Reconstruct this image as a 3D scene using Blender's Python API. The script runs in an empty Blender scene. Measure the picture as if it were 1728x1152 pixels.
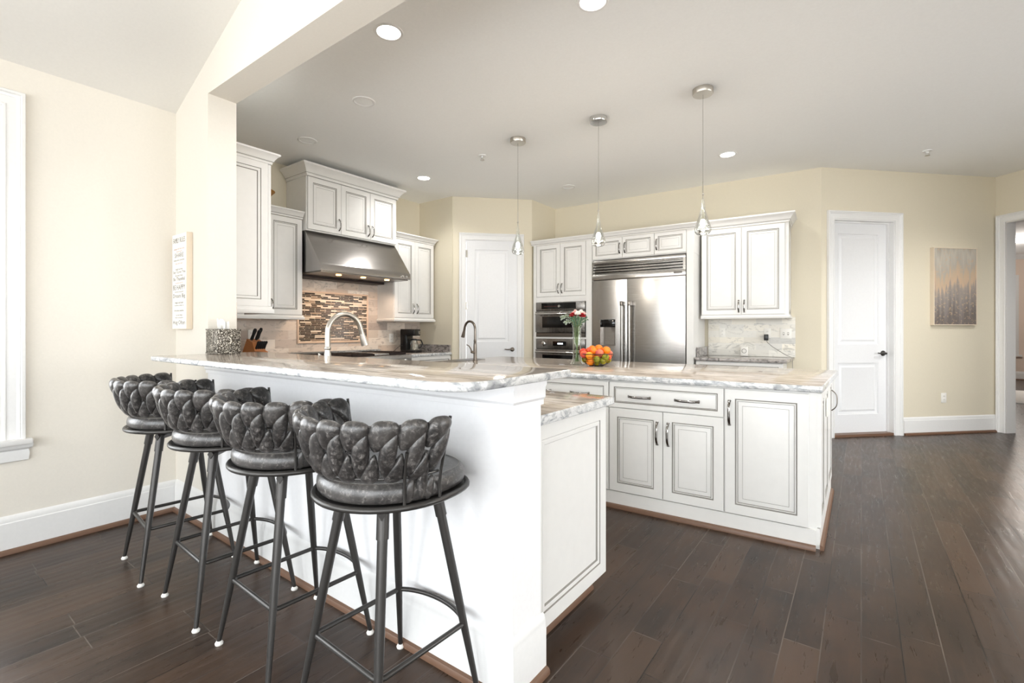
import bpy, bmesh, math, random
from mathutils import Vector, Matrix
random.seed(7)
PI = math.pi
C = bpy.context.scene.collection
sc = bpy.context.scene

# ------------------------------------------------------------------ camera, world, exposure
HC = 1.222
cam_d = bpy.data.cameras.new('camera'); cam = bpy.data.objects.new('camera', cam_d); C.objects.link(cam)
cam.location = (0, 0, HC); cam.rotation_euler = (PI/2, 0, math.radians(36.3))
cam_d.sensor_width = 36.0; cam_d.lens = 36*802.3/1728; cam_d.shift_y = -20/1728
cam_d.clip_start = .02; cam_d.clip_end = 200
sc.camera = cam
vs = sc.view_settings
vs.view_transform = 'Standard'; vs.look = 'None'; vs.gamma = 1.0; vs.use_curve_mapping = False
vs.exposure = 0.12
SKY = 8.6
w = bpy.data.worlds.new('sky'); sc.world = w; w.use_nodes = True
nt = w.node_tree; nt.nodes.clear()
o_ = nt.nodes.new('ShaderNodeOutputWorld'); bg = nt.nodes.new('ShaderNodeBackground')
tc = nt.nodes.new('ShaderNodeTexCoord'); sp = nt.nodes.new('ShaderNodeSeparateXYZ'); rp = nt.nodes.new('ShaderNodeValToRGB')
mr = nt.nodes.new('ShaderNodeMapRange'); mr.inputs['From Min'].default_value = -1
nt.links.new(tc.outputs['Generated'], sp.inputs[0]); nt.links.new(sp.outputs['Z'], mr.inputs['Value'])
nt.links.new(mr.outputs['Result'], rp.inputs[0]); nt.links.new(rp.outputs[0], bg.inputs[0]); nt.links.new(bg.outputs[0], o_.inputs[0])
el = rp.color_ramp.elements
el[0].position = .46; el[0].color = (.96, .97, .97, 1); el[1].position = .54; el[1].color = (.93, .97, 1, 1)
bg.inputs['Strength'].default_value = SKY
def light(name, kind, loc, power, size=None, rot=(0,0,0), color=(1,1,1), parent=None, spot=None, sizey=None, portal=False):
    d = bpy.data.lights.new(name, kind); d.energy = power; d.color = color
    if kind == 'AREA':
        d.size = size
        if sizey: d.shape = 'RECTANGLE'; d.size_y = sizey
        if portal: d.cycles.is_portal = True
    elif size is not None: d.shadow_soft_size = size
    if spot: d.spot_size = math.radians(spot); d.spot_blend = .6
    o = bpy.data.objects.new(name, d); C.objects.link(o); o.location = loc; o.rotation_euler = rot
    if parent: o.parent = parent
    return o
DOWNLIGHT_W, PENDANT_W, HOOD_W = 36.0, 7.0, 10.0
# daylight portals at the real window openings (they only guide the sky light)
WINS_LEFT = [(-2.40, .44, .62, 2.44)]                      # y0,y1,z0,z1 on x=-3.76
WINS_SOUTH = [(-3.3, -1.3, .45, 2.5), (-.9, 1.1, .05, 2.5), (1.3, 2.9, .45, 2.5)]   # x0,x1 on y=-2.6
WINS_EAST = [(-2.1, -.2, .45, 2.45), (2.2, 5.2, .05, 2.45)]  # y0,y1 on x=3.14
for a in WINS_LEFT: light('sky_portal', 'AREA', (-3.86, (a[0]+a[1])/2, (a[2]+a[3])/2), 1, a[3]-a[2], (0, -PI/2, 0), sizey=a[1]-a[0], portal=True)
for a in WINS_SOUTH: light('sky_portal', 'AREA', ((a[0]+a[1])/2, -2.7, (a[2]+a[3])/2), 1, a[1]-a[0], (PI/2, 0, 0), sizey=a[3]-a[2], portal=True)
for a in WINS_EAST: light('sky_portal', 'AREA', (3.24, (a[0]+a[1])/2, (a[2]+a[3])/2), 1, a[3]-a[2], (0, PI/2, 0), sizey=a[1]-a[0], portal=True)

# ------------------------------------------------------------------ materials
def lin(c):
    return tuple(((v/255)/12.92 if v/255 <= .04045 else ((v/255+.055)/1.055)**2.4) for v in c) + (1,)
class N:
    def __init__(s, name):
        s.m = bpy.data.materials.new(name); s.m.use_nodes = True; s.t = s.m.node_tree
        s.b = s.t.nodes['Principled BSDF']; s.out = s.t.nodes['Material Output']
    def n(s, typ, **kw):
        x = s.t.nodes.new('ShaderNode'+typ)
        for k, v in kw.items():
            if k in x.inputs.keys(): x.inputs[k].default_value = v
            else: setattr(x, k, v)
        return x
    def l(s, a, b): s.t.links.new(a, b)
    def coord(s, scale=(1,1,1), rot=(0,0,0), out='Object'):
        t = s.n('TexCoord'); m = s.n('Mapping'); m.inputs['Scale'].default_value = scale; m.inputs['Rotation'].default_value = rot
        s.l(t.outputs[out], m.inputs[0]); return m.outputs[0]
    def ramp(s, fac, stops, interp='LINEAR'):
        r = s.n('ValToRGB'); r.color_ramp.interpolation = interp
        e = r.color_ramp.elements
        while len(e) < len(stops): e.new(.5)
        for i, (p, c) in enumerate(stops): e[i].position = p; e[i].color = c if len(c) == 4 else lin(c)
        s.l(fac, r.inputs[0]); return r.outputs[0]
    def noise(s, vec, scale, detail=3, rough=.5, dist=0):
        x = s.n('TexNoise', Scale=scale, Detail=detail, Roughness=rough, Distortion=dist); s.l(vec, x.inputs['Vector']); return x.outputs['Fac']
    def mix(s, fac, a, b, mode='MIX'):
        x = s.n('Mix', data_type='RGBA', blend_type=mode)
        for i, v in ((0, fac), (6, a), (7, b)):
            if hasattr(v, 'is_linked') or hasattr(v, 'node'): s.l(v, x.inputs[i])
            else: x.inputs[i].default_value = v
        return x.outputs[2]
    def bump(s, h, strength=.2, dist=.01, norm=None):
        x = s.n('Bump', Strength=strength, Distance=dist); s.l(h, x.inputs['Height'])
        if norm: s.l(norm, x.inputs['Normal'])
        s.l(x.outputs[0], s.b.inputs['Normal']); return x.outputs[0]
    def set(s, color=None, rough=None, metal=None, **kw):
        if color is not None:
            if hasattr(color, 'node'): s.l(color, s.b.inputs['Base Color'])
            else: s.b.inputs['Base Color'].default_value = color
        if rough is not None:
            if hasattr(rough, 'node'): s.l(rough, s.b.inputs['Roughness'])
            else: s.b.inputs['Roughness'].default_value = rough
        if metal is not None: s.b.inputs['Metallic'].default_value = metal
        for k, v in kw.items(): s.b.inputs[k].default_value = v
        return s.m
M = {}
def plain(name, rgb, rough=.5, metal=0, bump=0, scale=60, **kw):
    x = N(name); co = x.coord()
    nz = x.noise(co, scale, 2)
    c = lin(rgb); d = tuple(v*.94 for v in c[:3]) + (1,)
    x.set(x.mix(nz, d, c), rough, metal, **kw)
    if bump: x.bump(nz, bump, .004)
    M[name] = x.m; return x.m
plain('wall_cream', (220, 212, 192), .85, bump=.05, scale=90)
plain('wall_sunroom', (229, 224, 214), .85, bump=.05, scale=90)
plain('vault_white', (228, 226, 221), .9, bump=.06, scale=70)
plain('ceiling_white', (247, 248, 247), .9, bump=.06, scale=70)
plain('trim_white', (232, 232, 231), .35)
plain('cabinet_white', (231, 230, 227), .33, scale=20)
plain('cabinet_shade', (228, 227, 223), .33, scale=20)
plain('glaze', (138, 134, 128), .5)
plain('bar_white', (245, 245, 246), .55, bump=.03)
plain('door_white', (229, 230, 232), .35)
plain('hall_wall', (235, 217, 202), .85)
plain('shoe_wood', (112, 84, 66), .4, scale=30)
plain('black_metal', (66, 64, 62), .33, .5)
plain('black_plastic', (20, 20, 21), .3)
plain('dark_glass', (9, 9, 10), .06)
plain('chrome', (215, 214, 212), .12, 1)
plain('nickel', (196, 191, 182), .30, 1); plain('pull_chrome', (150, 147, 144), .14, 1)
plain('dark_nickel', (120, 112, 104), .28, 1)
plain('white_plastic', (240, 238, 232), .4)
plain('slot_grey', (120, 116, 110), .5)
plain('knife_block_wood', (176, 112, 62), .45, scale=25)
plain('bowl_wire', (60, 54, 50), .35, .8)
plain('iron', (40, 27, 24), .5, .3)
plain('mosaic_frame', (214, 188, 165), .4)
plain('paper', (250, 249, 246), .8)
plain('sign_paper', (250, 247, 240), .8)
plain('sign_edge', (226, 212, 192), .8, scale=30)
plain('ink_grey', (120, 116, 112), .8)
plain('ink_pink', (205, 170, 165), .8)
plain('stem_green', (128, 146, 100), .5)
plain('leaf_sage', (140, 150, 136), .6)
plain('leaf_dark', (70, 100, 72), .5)
plain('petal_red', (168, 22, 30), .6)
plain('petal_white', (246, 240, 234), .6)
plain('petal_blush', (240, 205, 200), .6)
plain('deco_wood', (176, 128, 62), .5, scale=20)
plain('rug_white', (238, 236, 232), .9, bump=.4, scale=300)
plain('cover_white', (247, 247, 246), .35)
plain('stitch', (150, 146, 140), .6)
def emit(name, rgb, s):
    x = N(name); x.set(lin(rgb), .5); x.b.inputs['Emission Color'].default_value = lin(rgb); x.b.inputs['Emission Strength'].default_value = s; M[name] = x.m
emit('lamp_glow', (255, 252, 245), 14); emit('hall_daylight', (255, 252, 248), 1.6); emit('bulb_glow', (255, 240, 220), 60); emit('hood_glow', (255, 190, 120), 12); emit('display_glow', (235, 243, 255), 1.6); emit('display_red', (70, 26, 22), .01)
# window panes and clear glass
x = N('window_glass'); x.t.nodes.remove(x.b)
a = x.n('BsdfTransparent'); b = x.n('BsdfGlossy', Roughness=.02); f = x.n('LayerWeight', Blend=.12); mx = x.n('MixShader')
x.l(f.outputs['Fresnel'], mx.inputs[0]); x.l(a.outputs[0], mx.inputs[1]); x.l(b.outputs[0], mx.inputs[2]); x.l(mx.outputs[0], x.out.inputs[0]); M['window_glass'] = x.m
def thin_glass(name, tint, blend):
    x = N(name); x.t.nodes.remove(x.b); a = x.n('BsdfTransparent', Color=tint); b = x.n('BsdfGlossy', Roughness=.03); f = x.n('LayerWeight', Blend=blend); mx = x.n('MixShader')
    x.l(f.outputs['Facing'], mx.inputs[0]); x.l(a.outputs[0], mx.inputs[1]); x.l(b.outputs[0], mx.inputs[2]); x.l(mx.outputs[0], x.out.inputs[0]); M[name] = x.m
thin_glass('clear_glass', (.97, .98, .97, 1), .38); thin_glass('vase_glass', (.93, .96, .92, 1), .3)
# brushed stainless
def steel(name, rgb, rough, rot=(0,0,0), st=(1, 1, 160)):
    x = N(name); co = x.coord(st, rot); nz = x.noise(co, 3, 3, .6)
    x.set(x.mix(nz, lin(tuple(v*.86 for v in rgb)), lin(rgb)), x.ramp(nz, [(.2, (rough*.8,)*3+(1,)), (.8, (rough*1.25,)*3+(1,))]), 1.0)
    x.bump(nz, .03, .002); M[name] = x.m
steel('stainless', (198, 195, 191), .24); steel('stainless_vertical', (150, 147, 143), .26, st=(160, 160, 1)); steel('stainless_hood', (188, 184, 181), .21); steel('stainless_dark', (140, 134, 128), .3)
# wood floor: planks along Y
x = N('floor_wood'); t = x.n('TexCoord'); sw = x.n('SeparateXYZ'); cb = x.n('CombineXYZ')
x.l(t.outputs['Object'], sw.inputs[0]); x.l(sw.outputs['Y'], cb.inputs['X']); x.l(sw.outputs['X'], cb.inputs['Y'])
br = x.n('TexBrick', Scale=1.0, **{'Mortar Size': .0021, 'Mortar Smooth': .1, 'Brick Width': .82, 'Row Height': .125, 'Bias': 0.0}); br.offset = .37; br.offset_frequency = 2; br.squash = .62; br.squash_frequency = 3
br.inputs['Color1'].default_value = (0,0,0,1); br.inputs['Color2'].default_value = (1,1,1,1); br.inputs['Mortar'].default_value = (.5,.5,.5,1)
x.l(cb.outputs[0], br.inputs['Vector'])
gr = x.coord((9, .9, 9)); g1 = x.noise(gr, 5, 6, .62, .6)
g2 = x.noise(x.coord((2.2, 1.2, 1)), 2.4, 4, .6)
base = x.ramp(br.outputs['Color'], [(0, (30, 24, 21)), (.3, (58, 46, 38)), (.6, (42, 33, 28)), (1, (84, 66, 53))])
c1 = x.mix(.42, base, x.ramp(g1, [(.25, (36, 29, 25)), (.55, (52, 42, 36)), (.75, (78, 63, 53))]), 'MIX')
c2 = x.mix(x.ramp(g2, [(.35, (0,0,0,1)), (.7, (.5,.5,.5,1))]), c1, lin((80, 60, 46)))
sm_ = x.ramp(x.noise(x.coord((3, .6, 1)), 2, 2), [(.42, (26, 21, 18)), (.58, (94, 84, 76))]); col = x.mix(br.outputs['Fac'], c2, sm_)
rw = x.n('TexWave', Scale=5.5, Distortion=2.6, Detail=2, **{'Detail Scale': 1.4}); rw.bands_direction = 'X'; x.l(x.coord((1, .25, 1)), rw.inputs['Vector'])
hsum = x.n('Math', operation='MULTIPLY_ADD'); x.l(rw.outputs['Fac'], hsum.inputs[0]); hsum.inputs[1].default_value = .55; x.l(g1, hsum.inputs[2])
x.set(col, x.ramp(g1, [(.3, (.25,)*3+(1,)), (.75, (.38,)*3+(1,))]), 0)
x.b.inputs['Specular IOR Level'].default_value = .26
n1 = x.bump(hsum.outputs[0], .13, .006)
inv = x.n('Math', operation='SUBTRACT'); inv.inputs[0].default_value = 1; x.l(br.outputs['Fac'], inv.inputs[1]); x.bump(inv.outputs[0], .5, .003, n1)
M['floor_wood'] = x.m
# countertop stone: streaked warm top, cool veined edge come from the same stone
def stone(name, base, vein, dark, st, edge=False):
    x = N(name); co = x.coord(st); a = x.noise(co, 2.2, 8, .62, 1.6); b = x.noise(x.coord((st[0]*.6, st[1]*1.3, st[2])), 6.0, 7, .65, 2.2)
    c = x.ramp(a, [(.28, dark), (.42, vein), (.52, base), (.68, tuple(min(255, v+12) for v in base))])
    d = x.ramp(b, [(.36, (1,1,1,1)), (.46, (0,0,0,1))])
    x.set(x.mix(d, c, lin(vein)), .09, 0); x.b.inputs['Specular IOR Level'].default_value = .5
    M[name] = x.m
stone('stone_top', (200, 188, 175), (158, 146, 134), (124, 114, 106), (1.1, 7.5, 5))
stone('stone_edge', (214, 214, 213), (170, 172, 174), (118, 120, 124), (4.5, 4.5, 9))
stone('stone_dark', (166, 160, 156), (114, 110, 108), (70, 68, 67), (5, 5, 8))
# marble subway tile (local x along wall, z up)
def tiles(name, cols, bw, rh, mortar, rough=.25, ms=.0012, vein=True, offset=.5):
    x = N(name); t = x.n('TexCoord'); sw = x.n('SeparateXYZ'); cb = x.n('CombineXYZ')
    x.l(t.outputs['Object'], sw.inputs[0]); x.l(sw.outputs['X'], cb.inputs['X']); x.l(sw.outputs['Z'], cb.inputs['Y'])
    br = x.n('TexBrick', Scale=1.0, **{'Mortar Size': ms, 'Mortar Smooth': .1, 'Brick Width': bw, 'Row Height': rh, 'Bias': 0.0}); br.offset = offset; br.offset_frequency = 2
    if not vein: br.squash = .55; br.squash_frequency = 3
    br.inputs['Color1'].default_value = (0,0,0,1); br.inputs['Color2'].default_value = (1,1,1,1); br.inputs['Mortar'].default_value = (.5,.5,.5,1)
    x.l(cb.outputs[0], br.inputs['Vector'])
    k = len(cols); c = x.ramp(br.outputs['Color'], [(i/k, cc) for i, cc in enumerate(cols)], 'LINEAR' if vein else 'CONSTANT')
    if vein:
        nz = x.noise(x.coord((3, 3, 6)), 2.2, 5, .6, 2); c = x.mix(x.ramp(nz, [(.33, (.6,)*3+(1,)), (.47, (0,0,0,1))]), c, lin(tuple(v*.72 for v in cols[0])))
    x.set(x.mix(br.outputs['Fac'], c, lin(mortar)), rough); M[name] = x.m
tiles('tile_marble', [(204, 190, 176), (230, 216, 202), (176, 162, 152), (236, 226, 214), (208, 190, 174)], .305, .10, (214, 206, 196))
tiles('tile_marble_cool', [(210, 207, 199), (234, 231, 222), (188, 187, 183), (238, 232, 218), (220, 215, 203)], .27, .076, (224, 222, 216))
tiles('mosaic', [(34, 24, 18), (48, 35, 28), (28, 20, 16), (200, 184, 164), (42, 30, 23), (140, 120, 102), (54, 40, 31), (212, 198, 180)], .13, .0175, (206, 190, 172), .12, .0017, False, .41)
# worn leather
x = N('worn_leather'); co = x.coord(); a = x.noise(co, 70, 9, .74, .6); b = x.noise(co, 9, 4, .6); v = x.n('TexVoronoi', Scale=150); x.l(co, v.inputs['Vector'])
c = x.ramp(a, [(.36, (30, 29, 29)), (.50, (52, 50, 49)), (.58, (84, 81, 79)), (.70, (150, 146, 142))])
x.set(x.mix(x.ramp(b, [(.45, (0,0,0,1)), (.75, (.45,)*3+(1,))]), c, lin((104, 100, 97))), x.ramp(a, [(.3, (.28,)*3+(1,)), (.7, (.42,)*3+(1,))]), 0, **{'Coat Weight': .35, 'Coat Roughness': .28})
x.bump(v.outputs['Distance'], .12, .002); M['worn_leather'] = x.m
# embossed tin of the tissue cover
x = N('embossed_tin'); co = x.coord(); v = x.n('TexVoronoi', Scale=62, feature='SMOOTH_F1'); x.l(co, v.inputs['Vector']); nz = x.noise(co, 120, 3)
h = x.n('Math', operation='SINE'); m_ = x.n('Math', operation='MULTIPLY'); m_.inputs[1].default_value = 24; x.l(v.outputs['Distance'], m_.inputs[0]); x.l(m_.outputs[0], h.inputs[0])
x.set(x.ramp(h.outputs[0], [(.2, (78, 73, 66)), (.6, (158, 152, 142)), (.95, (205, 200, 190))]), .38, .7); x.bump(h.outputs[0], .5, .004); M['embossed_tin'] = x.m
# abstract painting (object x across, z up)
x = N('abstract_art'); co = x.coord((7, 7, .3)); a = x.noise(co, 2.4, 5, .6, .5); t = x.n('TexCoord'); sw = x.n('SeparateXYZ'); x.l(t.outputs['Object'], sw.inputs[0])
sm = x.n('Math', operation='MULTIPLY_ADD'); x.l(a, sm.inputs[0]); sm.inputs[1].default_value = .95
zz = x.n('MapRange'); zz.inputs['From Min'].default_value = 0; zz.inputs['From Max'].default_value = .9; x.l(sw.outputs['Z'], zz.inputs['Value'])
x.l(zz.outputs['Result'], sm.inputs[2]); dv = x.n('Math', operation='MULTIPLY'); dv.inputs[1].default_value = .52; x.l(sm.outputs[0], dv.inputs[0])
c = x.ramp(dv.outputs[0], [(.30, (112, 104, 100)), (.42, (142, 135, 131)), (.50, (164, 154, 146)), (.53, (204, 178, 152)), (.60, (196, 176, 152)), (.64, (178, 172, 162)), (.74, (196, 190, 178)), (.85, (160, 154, 144))])
fl = x.noise(x.coord((5, 5, 5)), 7, 6, .7); x.set(x.mix(x.ramp(fl, [(.55, (0,0,0,1)), (.62, (.6,)*3+(1,))]), c, lin((205, 176, 142))), .6); M['abstract_art'] = x.m
def fruit_mat(name, c0, c1, bump=.15):
    x = N(name); co = x.coord(); a = x.noise(co, 14, 3); x.set(x.mix(x.ramp(a, [(.35, (0,0,0,1)), (.65, (1,1,1,1))]), lin(c0), lin(c1)), .42)
    x.bump(x.noise(co, 220, 1), bump, .002); M[name] = x.m
fruit_mat('orange_peel', (236, 116, 12), (240, 140, 26), .3); fruit_mat('peach_skin', (226, 100, 44), (198, 66, 58), .05); fruit_mat('pink_peach', (222, 122, 82), (192, 78, 86), .05)
fruit_mat('lemon_peel', (232, 166, 24), (238, 138, 18), .2); fruit_mat('lime_peel', (118, 128, 18), (170, 152, 26), .2); fruit_mat('apple_skin', (190, 40, 28), (216, 84, 34), .05)

# ------------------------------------------------------------------ mesh helpers
class MB:
    def __init__(s): s.bm = bmesh.new(); s.mats = []; s.T = None
    def mi(s, m):
        m = M[m] if isinstance(m, str) else m
        if m not in s.mats: s.mats.append(m)
        return s.mats.index(m)
    def v(s, p):
        p = Vector(p); return s.bm.verts.new(s.T @ p if s.T is not None else p)
    def f(s, vs, m):
        try: q = s.bm.faces.new(vs)
        except ValueError: return None
        q.material_index = s.mi(m); q.smooth = True; return q
    def poly(s, pts, m): return s.f([s.v(p) for p in pts], m)
    def box(s, x0, x1, y0, y1, z0, z1, m, bev=0):
        b = bmesh.new() if bev else None
        P = [(x0,y0,z0),(x1,y0,z0),(x1,y1,z0),(x0,y1,z0),(x0,y0,z1),(x1,y0,z1),(x1,y1,z1),(x0,y1,z1)]
        F = [(0,3,2,1),(4,5,6,7),(0,1,5,4),(1,2,6,5),(2,3,7,6),(3,0,4,7)]
        if not bev:
            vs = [s.v(p) for p in P]
            for q in F: s.f([vs[i] for i in q], m)
        else:
            vs = [b.verts.new(p) for p in P]
            for q in F: b.faces.new([vs[i] for i in q])
            bmesh.ops.bevel(b, geom=list(b.edges), offset=bev, segments=2, profile=.5, affect='EDGES')
            s.merge(b, m)
        return s
    def merge(s, b, m):
        mp = {v: s.v(v.co) for v in b.verts}
        for q in b.faces: s.f([mp[v] for v in q.verts], m)
        b.free()
    def prism(s, pts, z0, z1, m, axis='z', mtop=None):
        g = {'z': lambda p, h: (p[0], p[1], h), 'y': lambda p, h: (p[0], h, p[1]), 'x': lambda p, h: (h, p[0], p[1])}[axis]
        a = [s.v(g(p, z0)) for p in pts]; b = [s.v(g(p, z1)) for p in pts]; n = len(pts)
        s.f(a[::-1], m); s.f(b, mtop or m)
        for i in range(n): s.f([a[i], a[(i+1) % n], b[(i+1) % n], b[i]], m)
        return s
    def tube(s, pts, r, m, n=10, closed=False, caps=True, flat=None):
        pts = [Vector(p) for p in pts]; k = len(pts); rs = r if isinstance(r, (list, tuple)) else [r]*k
        tan = []
        for i in range(k):
            if closed: t = pts[(i+1) % k]-pts[i-1]
            else: t = pts[min(i+1, k-1)]-pts[max(i-1, 0)]
            tan.append(t.normalized())
        u = tan[0].orthogonal().normalized() if flat is None else Vector(flat)
        rings = []
        for i in range(k):
            u = (u - tan[i]*u.dot(tan[i])); u = u.normalized() if u.length > 1e-6 else tan[i].orthogonal().normalized()
            w_ = tan[i].cross(u); ring = []
            rr = rs[i] if isinstance(rs[i], (tuple, list)) else (rs[i], rs[i])
            for j in range(n):
                a = 2*PI*j/n; ring.append(s.v(pts[i]+u*math.cos(a)*rr[0]+w_*math.sin(a)*rr[1]))
            rings.append(ring)
        for i in range(k if closed else k-1):
            A, B = rings[i], rings[(i+1) % k]
            for j in range(n): s.f([A[j], A[(j+1) % n], B[(j+1) % n], B[j]], m)
        if caps and not closed: s.f(rings[0][::-1], m); s.f(rings[-1], m)
        return s
    def lathe(s, prof, m, c=(0,0,0), n=24, sy=1.0):
        rings = []
        for r, z in prof:
            if r < 1e-5: rings.append([s.v((c[0], c[1], c[2]+z))])
            else: rings.append([s.v((c[0]+r*math.cos(2*PI*j/n), c[1]+sy*r*math.sin(2*PI*j/n), c[2]+z)) for j in range(n)])
        for A, B in zip(rings, rings[1:]):
            for j in range(n):
                a = A[j] if len(A) > 1 else A[0]; b = A[(j+1) % n] if len(A) > 1 else A[0]; d = B[j] if len(B) > 1 else B[0]; e = B[(j+1) % n] if len(B) > 1 else B[0]
                q = []
                for v in (a, b, e, d):
                    if v not in q: q.append(v)
                if len(q) > 2: s.f(q, m)
        return s
    def ball(s, c, r, m, n=16, k=10, rot=None):
        r = r if isinstance(r, (tuple, list)) else (r, r, r)
        rings = []
        for i in range(k+1):
            a = PI*i/k; z = -math.cos(a); q = math.sin(a)
            P = [Vector((r[0]*q*math.cos(2*PI*j/n), r[1]*q*math.sin(2*PI*j/n), r[2]*z)) for j in range(n if 0 < i < k else 1)]
            if rot is not None: P = [rot @ p for p in P]
            rings.append([s.v(Vector(c)+p) for p in P])
        for A, B in zip(rings, rings[1:]):
            for j in range(n):
                q = []
                for v in (A[j % len(A)], A[(j+1) % len(A)], B[(j+1) % len(B)], B[j % len(B)]):
                    if v not in q: q.append(v)
                if len(q) > 2: s.f(q, m)
        return s
    def molding(s, path, prof, m, closed=False, g=lambda p, o, h: (p[0], p[1], h), side=1):
        # sweep a profile [(outward, height)] along a 2-D path with mitred corners
        k = len(path); P = [Vector(p) for p in path]; nor = []
        def nrm(a, b): d = (b-a).normalized(); return Vector((d.y, -d.x))*side
        for i in range(k):
            if closed: n1, n2 = nrm(P[i-1], P[i]), nrm(P[i], P[(i+1) % k])
            else:
                n1 = nrm(P[i-1], P[i]) if i > 0 else nrm(P[0], P[1]); n2 = nrm(P[i], P[i+1]) if i < k-1 else n1
            b = n1+n2; b = b/(1+n1.dot(n2)) if b.length > 1e-6 else n1
            nor.append(b)
        rows = [[s.v(g(P[i]+nor[i]*o, o, h)) for i in range(k)] for o, h in prof]
        for A, B in zip(rows, rows[1:]):
            for i in range(k if closed else k-1): s.f([A[i], A[(i+1) % k], B[(i+1) % k], B[i]], m)
        if not closed:
            s.f([r[0] for r in rows][::-1], m); s.f([r[-1] for r in rows], m)
        return s
    def rings(s, x0, x1, z0, z1, prof, m_fill):
        # nested rectangles (inset, y, material of the strip that leads to it); last ring is filled
        prev = None
        for ins, y, m in prof:
            r = [s.v((x0+ins, y, z0+ins)), s.v((x1-ins, y, z0+ins)), s.v((x1-ins, y, z1-ins)), s.v((x0+ins, y, z1-ins))]
            if prev:
                for i in range(4): s.f([prev[i], prev[(i+1) % 4], r[(i+1) % 4], r[i]], m)
            prev = r
        s.f(prev, m_fill)
    def build(s, name, parent=None, loc=None, rz=0, sharp=38, recalc=True):
        if recalc: bmesh.ops.recalc_face_normals(s.bm, faces=s.bm.faces)
        me = bpy.data.meshes.new(name); s.bm.to_mesh(me); s.bm.free()
        for m in s.mats: me.materials.append(m)
        me.set_sharp_from_angle(angle=math.radians(sharp))
        o = bpy.data.objects.new(name, me); C.objects.link(o)
        if parent is not None: o.parent = parent
        if loc is not None: o.location = loc
        o.rotation_euler[2] = math.radians(rz)
        return o
def tag(o, label=None, cat=None, group=None, kind=None):
    if label: o['label'] = label
    if cat: o['category'] = cat
    if group: o['group'] = group
    if kind: o['kind'] = kind
    return o
def thing(name, label, cat, loc=(0,0,0), rz=0, group=None):
    o = bpy.data.objects.new(name, None); C.objects.link(o); o.empty_display_size = .1
    o.location = loc; o.rotation_euler[2] = math.radians(rz); return tag(o, label, cat, group)
def struct(mb, name, label=None, parent=None, loc=None, rz=0, cat=None):
    o = mb.build(name, parent, loc, rz)
    if parent is None: tag(o, label, cat, kind='structure')
    return o
def copy_tree(o, parent=None):
    c = o.copy(); C.objects.link(c)
    if parent is not None: c.parent = parent
    for ch in o.children: copy_tree(ch, c)
    return c
def arc(cx, cy, r, a0, a1, n): return [(cx+r*math.cos(math.radians(a0+(a1-a0)*i/n)), cy+r*math.sin(math.radians(a0+(a1-a0)*i/n))) for i in range(n+1)]

# ------------------------------------------------------------------ room shell
XW, YB, YK, ZB = -3.76, 1.254, 1.42, 2.68
def wall_on(mb, p0, p1, z0, z1, m, t=.12, holes=()):
    # inside face runs p0->p1 with the room on its right; local x along the wall
    p0, p1 = Vector(p0), Vector(p1); d = p1-p0; L = d.length; ang = math.atan2(d.y, d.x)
    mb.T = Matrix.Translation((p0.x, p0.y, 0)) @ Matrix.Rotation(ang, 4, 'Z')
    hs = sorted(holes); x = 0
    for a, b, h0, h1 in hs:
        mb.box(x, a, 0, t, z0, z1, m)
        if h0 > z0+.01: mb.box(a, b, 0, t, z0, h0, m)
        if h1 < z1-.01: mb.box(a, b, 0, t, h1, z1, m)
        x = b
    mb.box(x, L, 0, t, z0, z1, m); mb.T = None
    return mb
mb = MB(); mb.box(-5.6, 6.8, -2.9, 17.2, -.1, 0, 'floor_wood'); struct(mb, 'floor', 'dark brown hand scraped plank floor running through the whole room', cat='floor')
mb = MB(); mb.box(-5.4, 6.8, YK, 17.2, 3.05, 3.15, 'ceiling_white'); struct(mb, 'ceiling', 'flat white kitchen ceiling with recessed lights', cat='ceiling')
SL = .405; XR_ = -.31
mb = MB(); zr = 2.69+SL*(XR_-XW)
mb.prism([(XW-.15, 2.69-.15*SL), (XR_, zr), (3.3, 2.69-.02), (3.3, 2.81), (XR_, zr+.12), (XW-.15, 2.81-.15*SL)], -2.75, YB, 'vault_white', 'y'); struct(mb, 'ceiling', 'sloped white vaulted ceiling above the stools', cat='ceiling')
mb = MB(); wall_on(mb, (XW, -2.6), (XW, YB), 0, 2.69, 'wall_sunroom', holes=[(a[0]+2.6, a[1]+2.6, a[2], a[3]) for a in WINS_LEFT]); struct(mb, 'wall_left', 'cream wall with the tall window at the left', cat='wall')
mb = MB(); mb.prism([(XW-.12, 0), (-3.25, 0), (-3.25, ZB), (3.14, ZB), (3.14, 2.75), (XR_, zr+.02), (XW-.12, 2.7)], YB, YK, 'wall_sunroom', 'y'); struct(mb, 'wall_beam', 'cream wall end and dropped beam framing the kitchen opening', cat='wall')
mb = MB(); mb.box(-3.25, -.92, YB, YK+.006, 0, 1.047, 'bar_white')
mb.molding([(-3.25, YB), (-.92, YB), (-.92, YK+.006)], [(0, .955), (.012, .958), (.012, .975), (.02, .985), (.02, 1.02), (.026, 1.03), (.026, 1.047), (0, 1.047)], 'bar_white', side=1)
struct(mb, 'wall_bar', 'white half wall carrying the raised bar counter', cat='wall')
mb = MB(); mb.box(-5.3, XW-.12, YB, YK, 0, 3.05, 'wall_cream'); struct(mb, 'wall_south', 'cream wall behind the end-panelled wall cabinet', cat='wall')
mb = MB(); wall_on(mb, (-5.17, 1.3), (-5.17, 4.77), 0, 3.05, 'wall_cream'); struct(mb, 'wall_range', 'cream wall behind the range hood', cat='wall')
mb = MB(); wall_on(mb, (-5.17, 4.77), (-4.52, 4.77), 0, 3.05, 'wall_cream'); struct(mb, 'wall_nook', 'short cream wall beside the coffee maker', cat='wall')
PT = (-4.52, 4.785)
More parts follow.
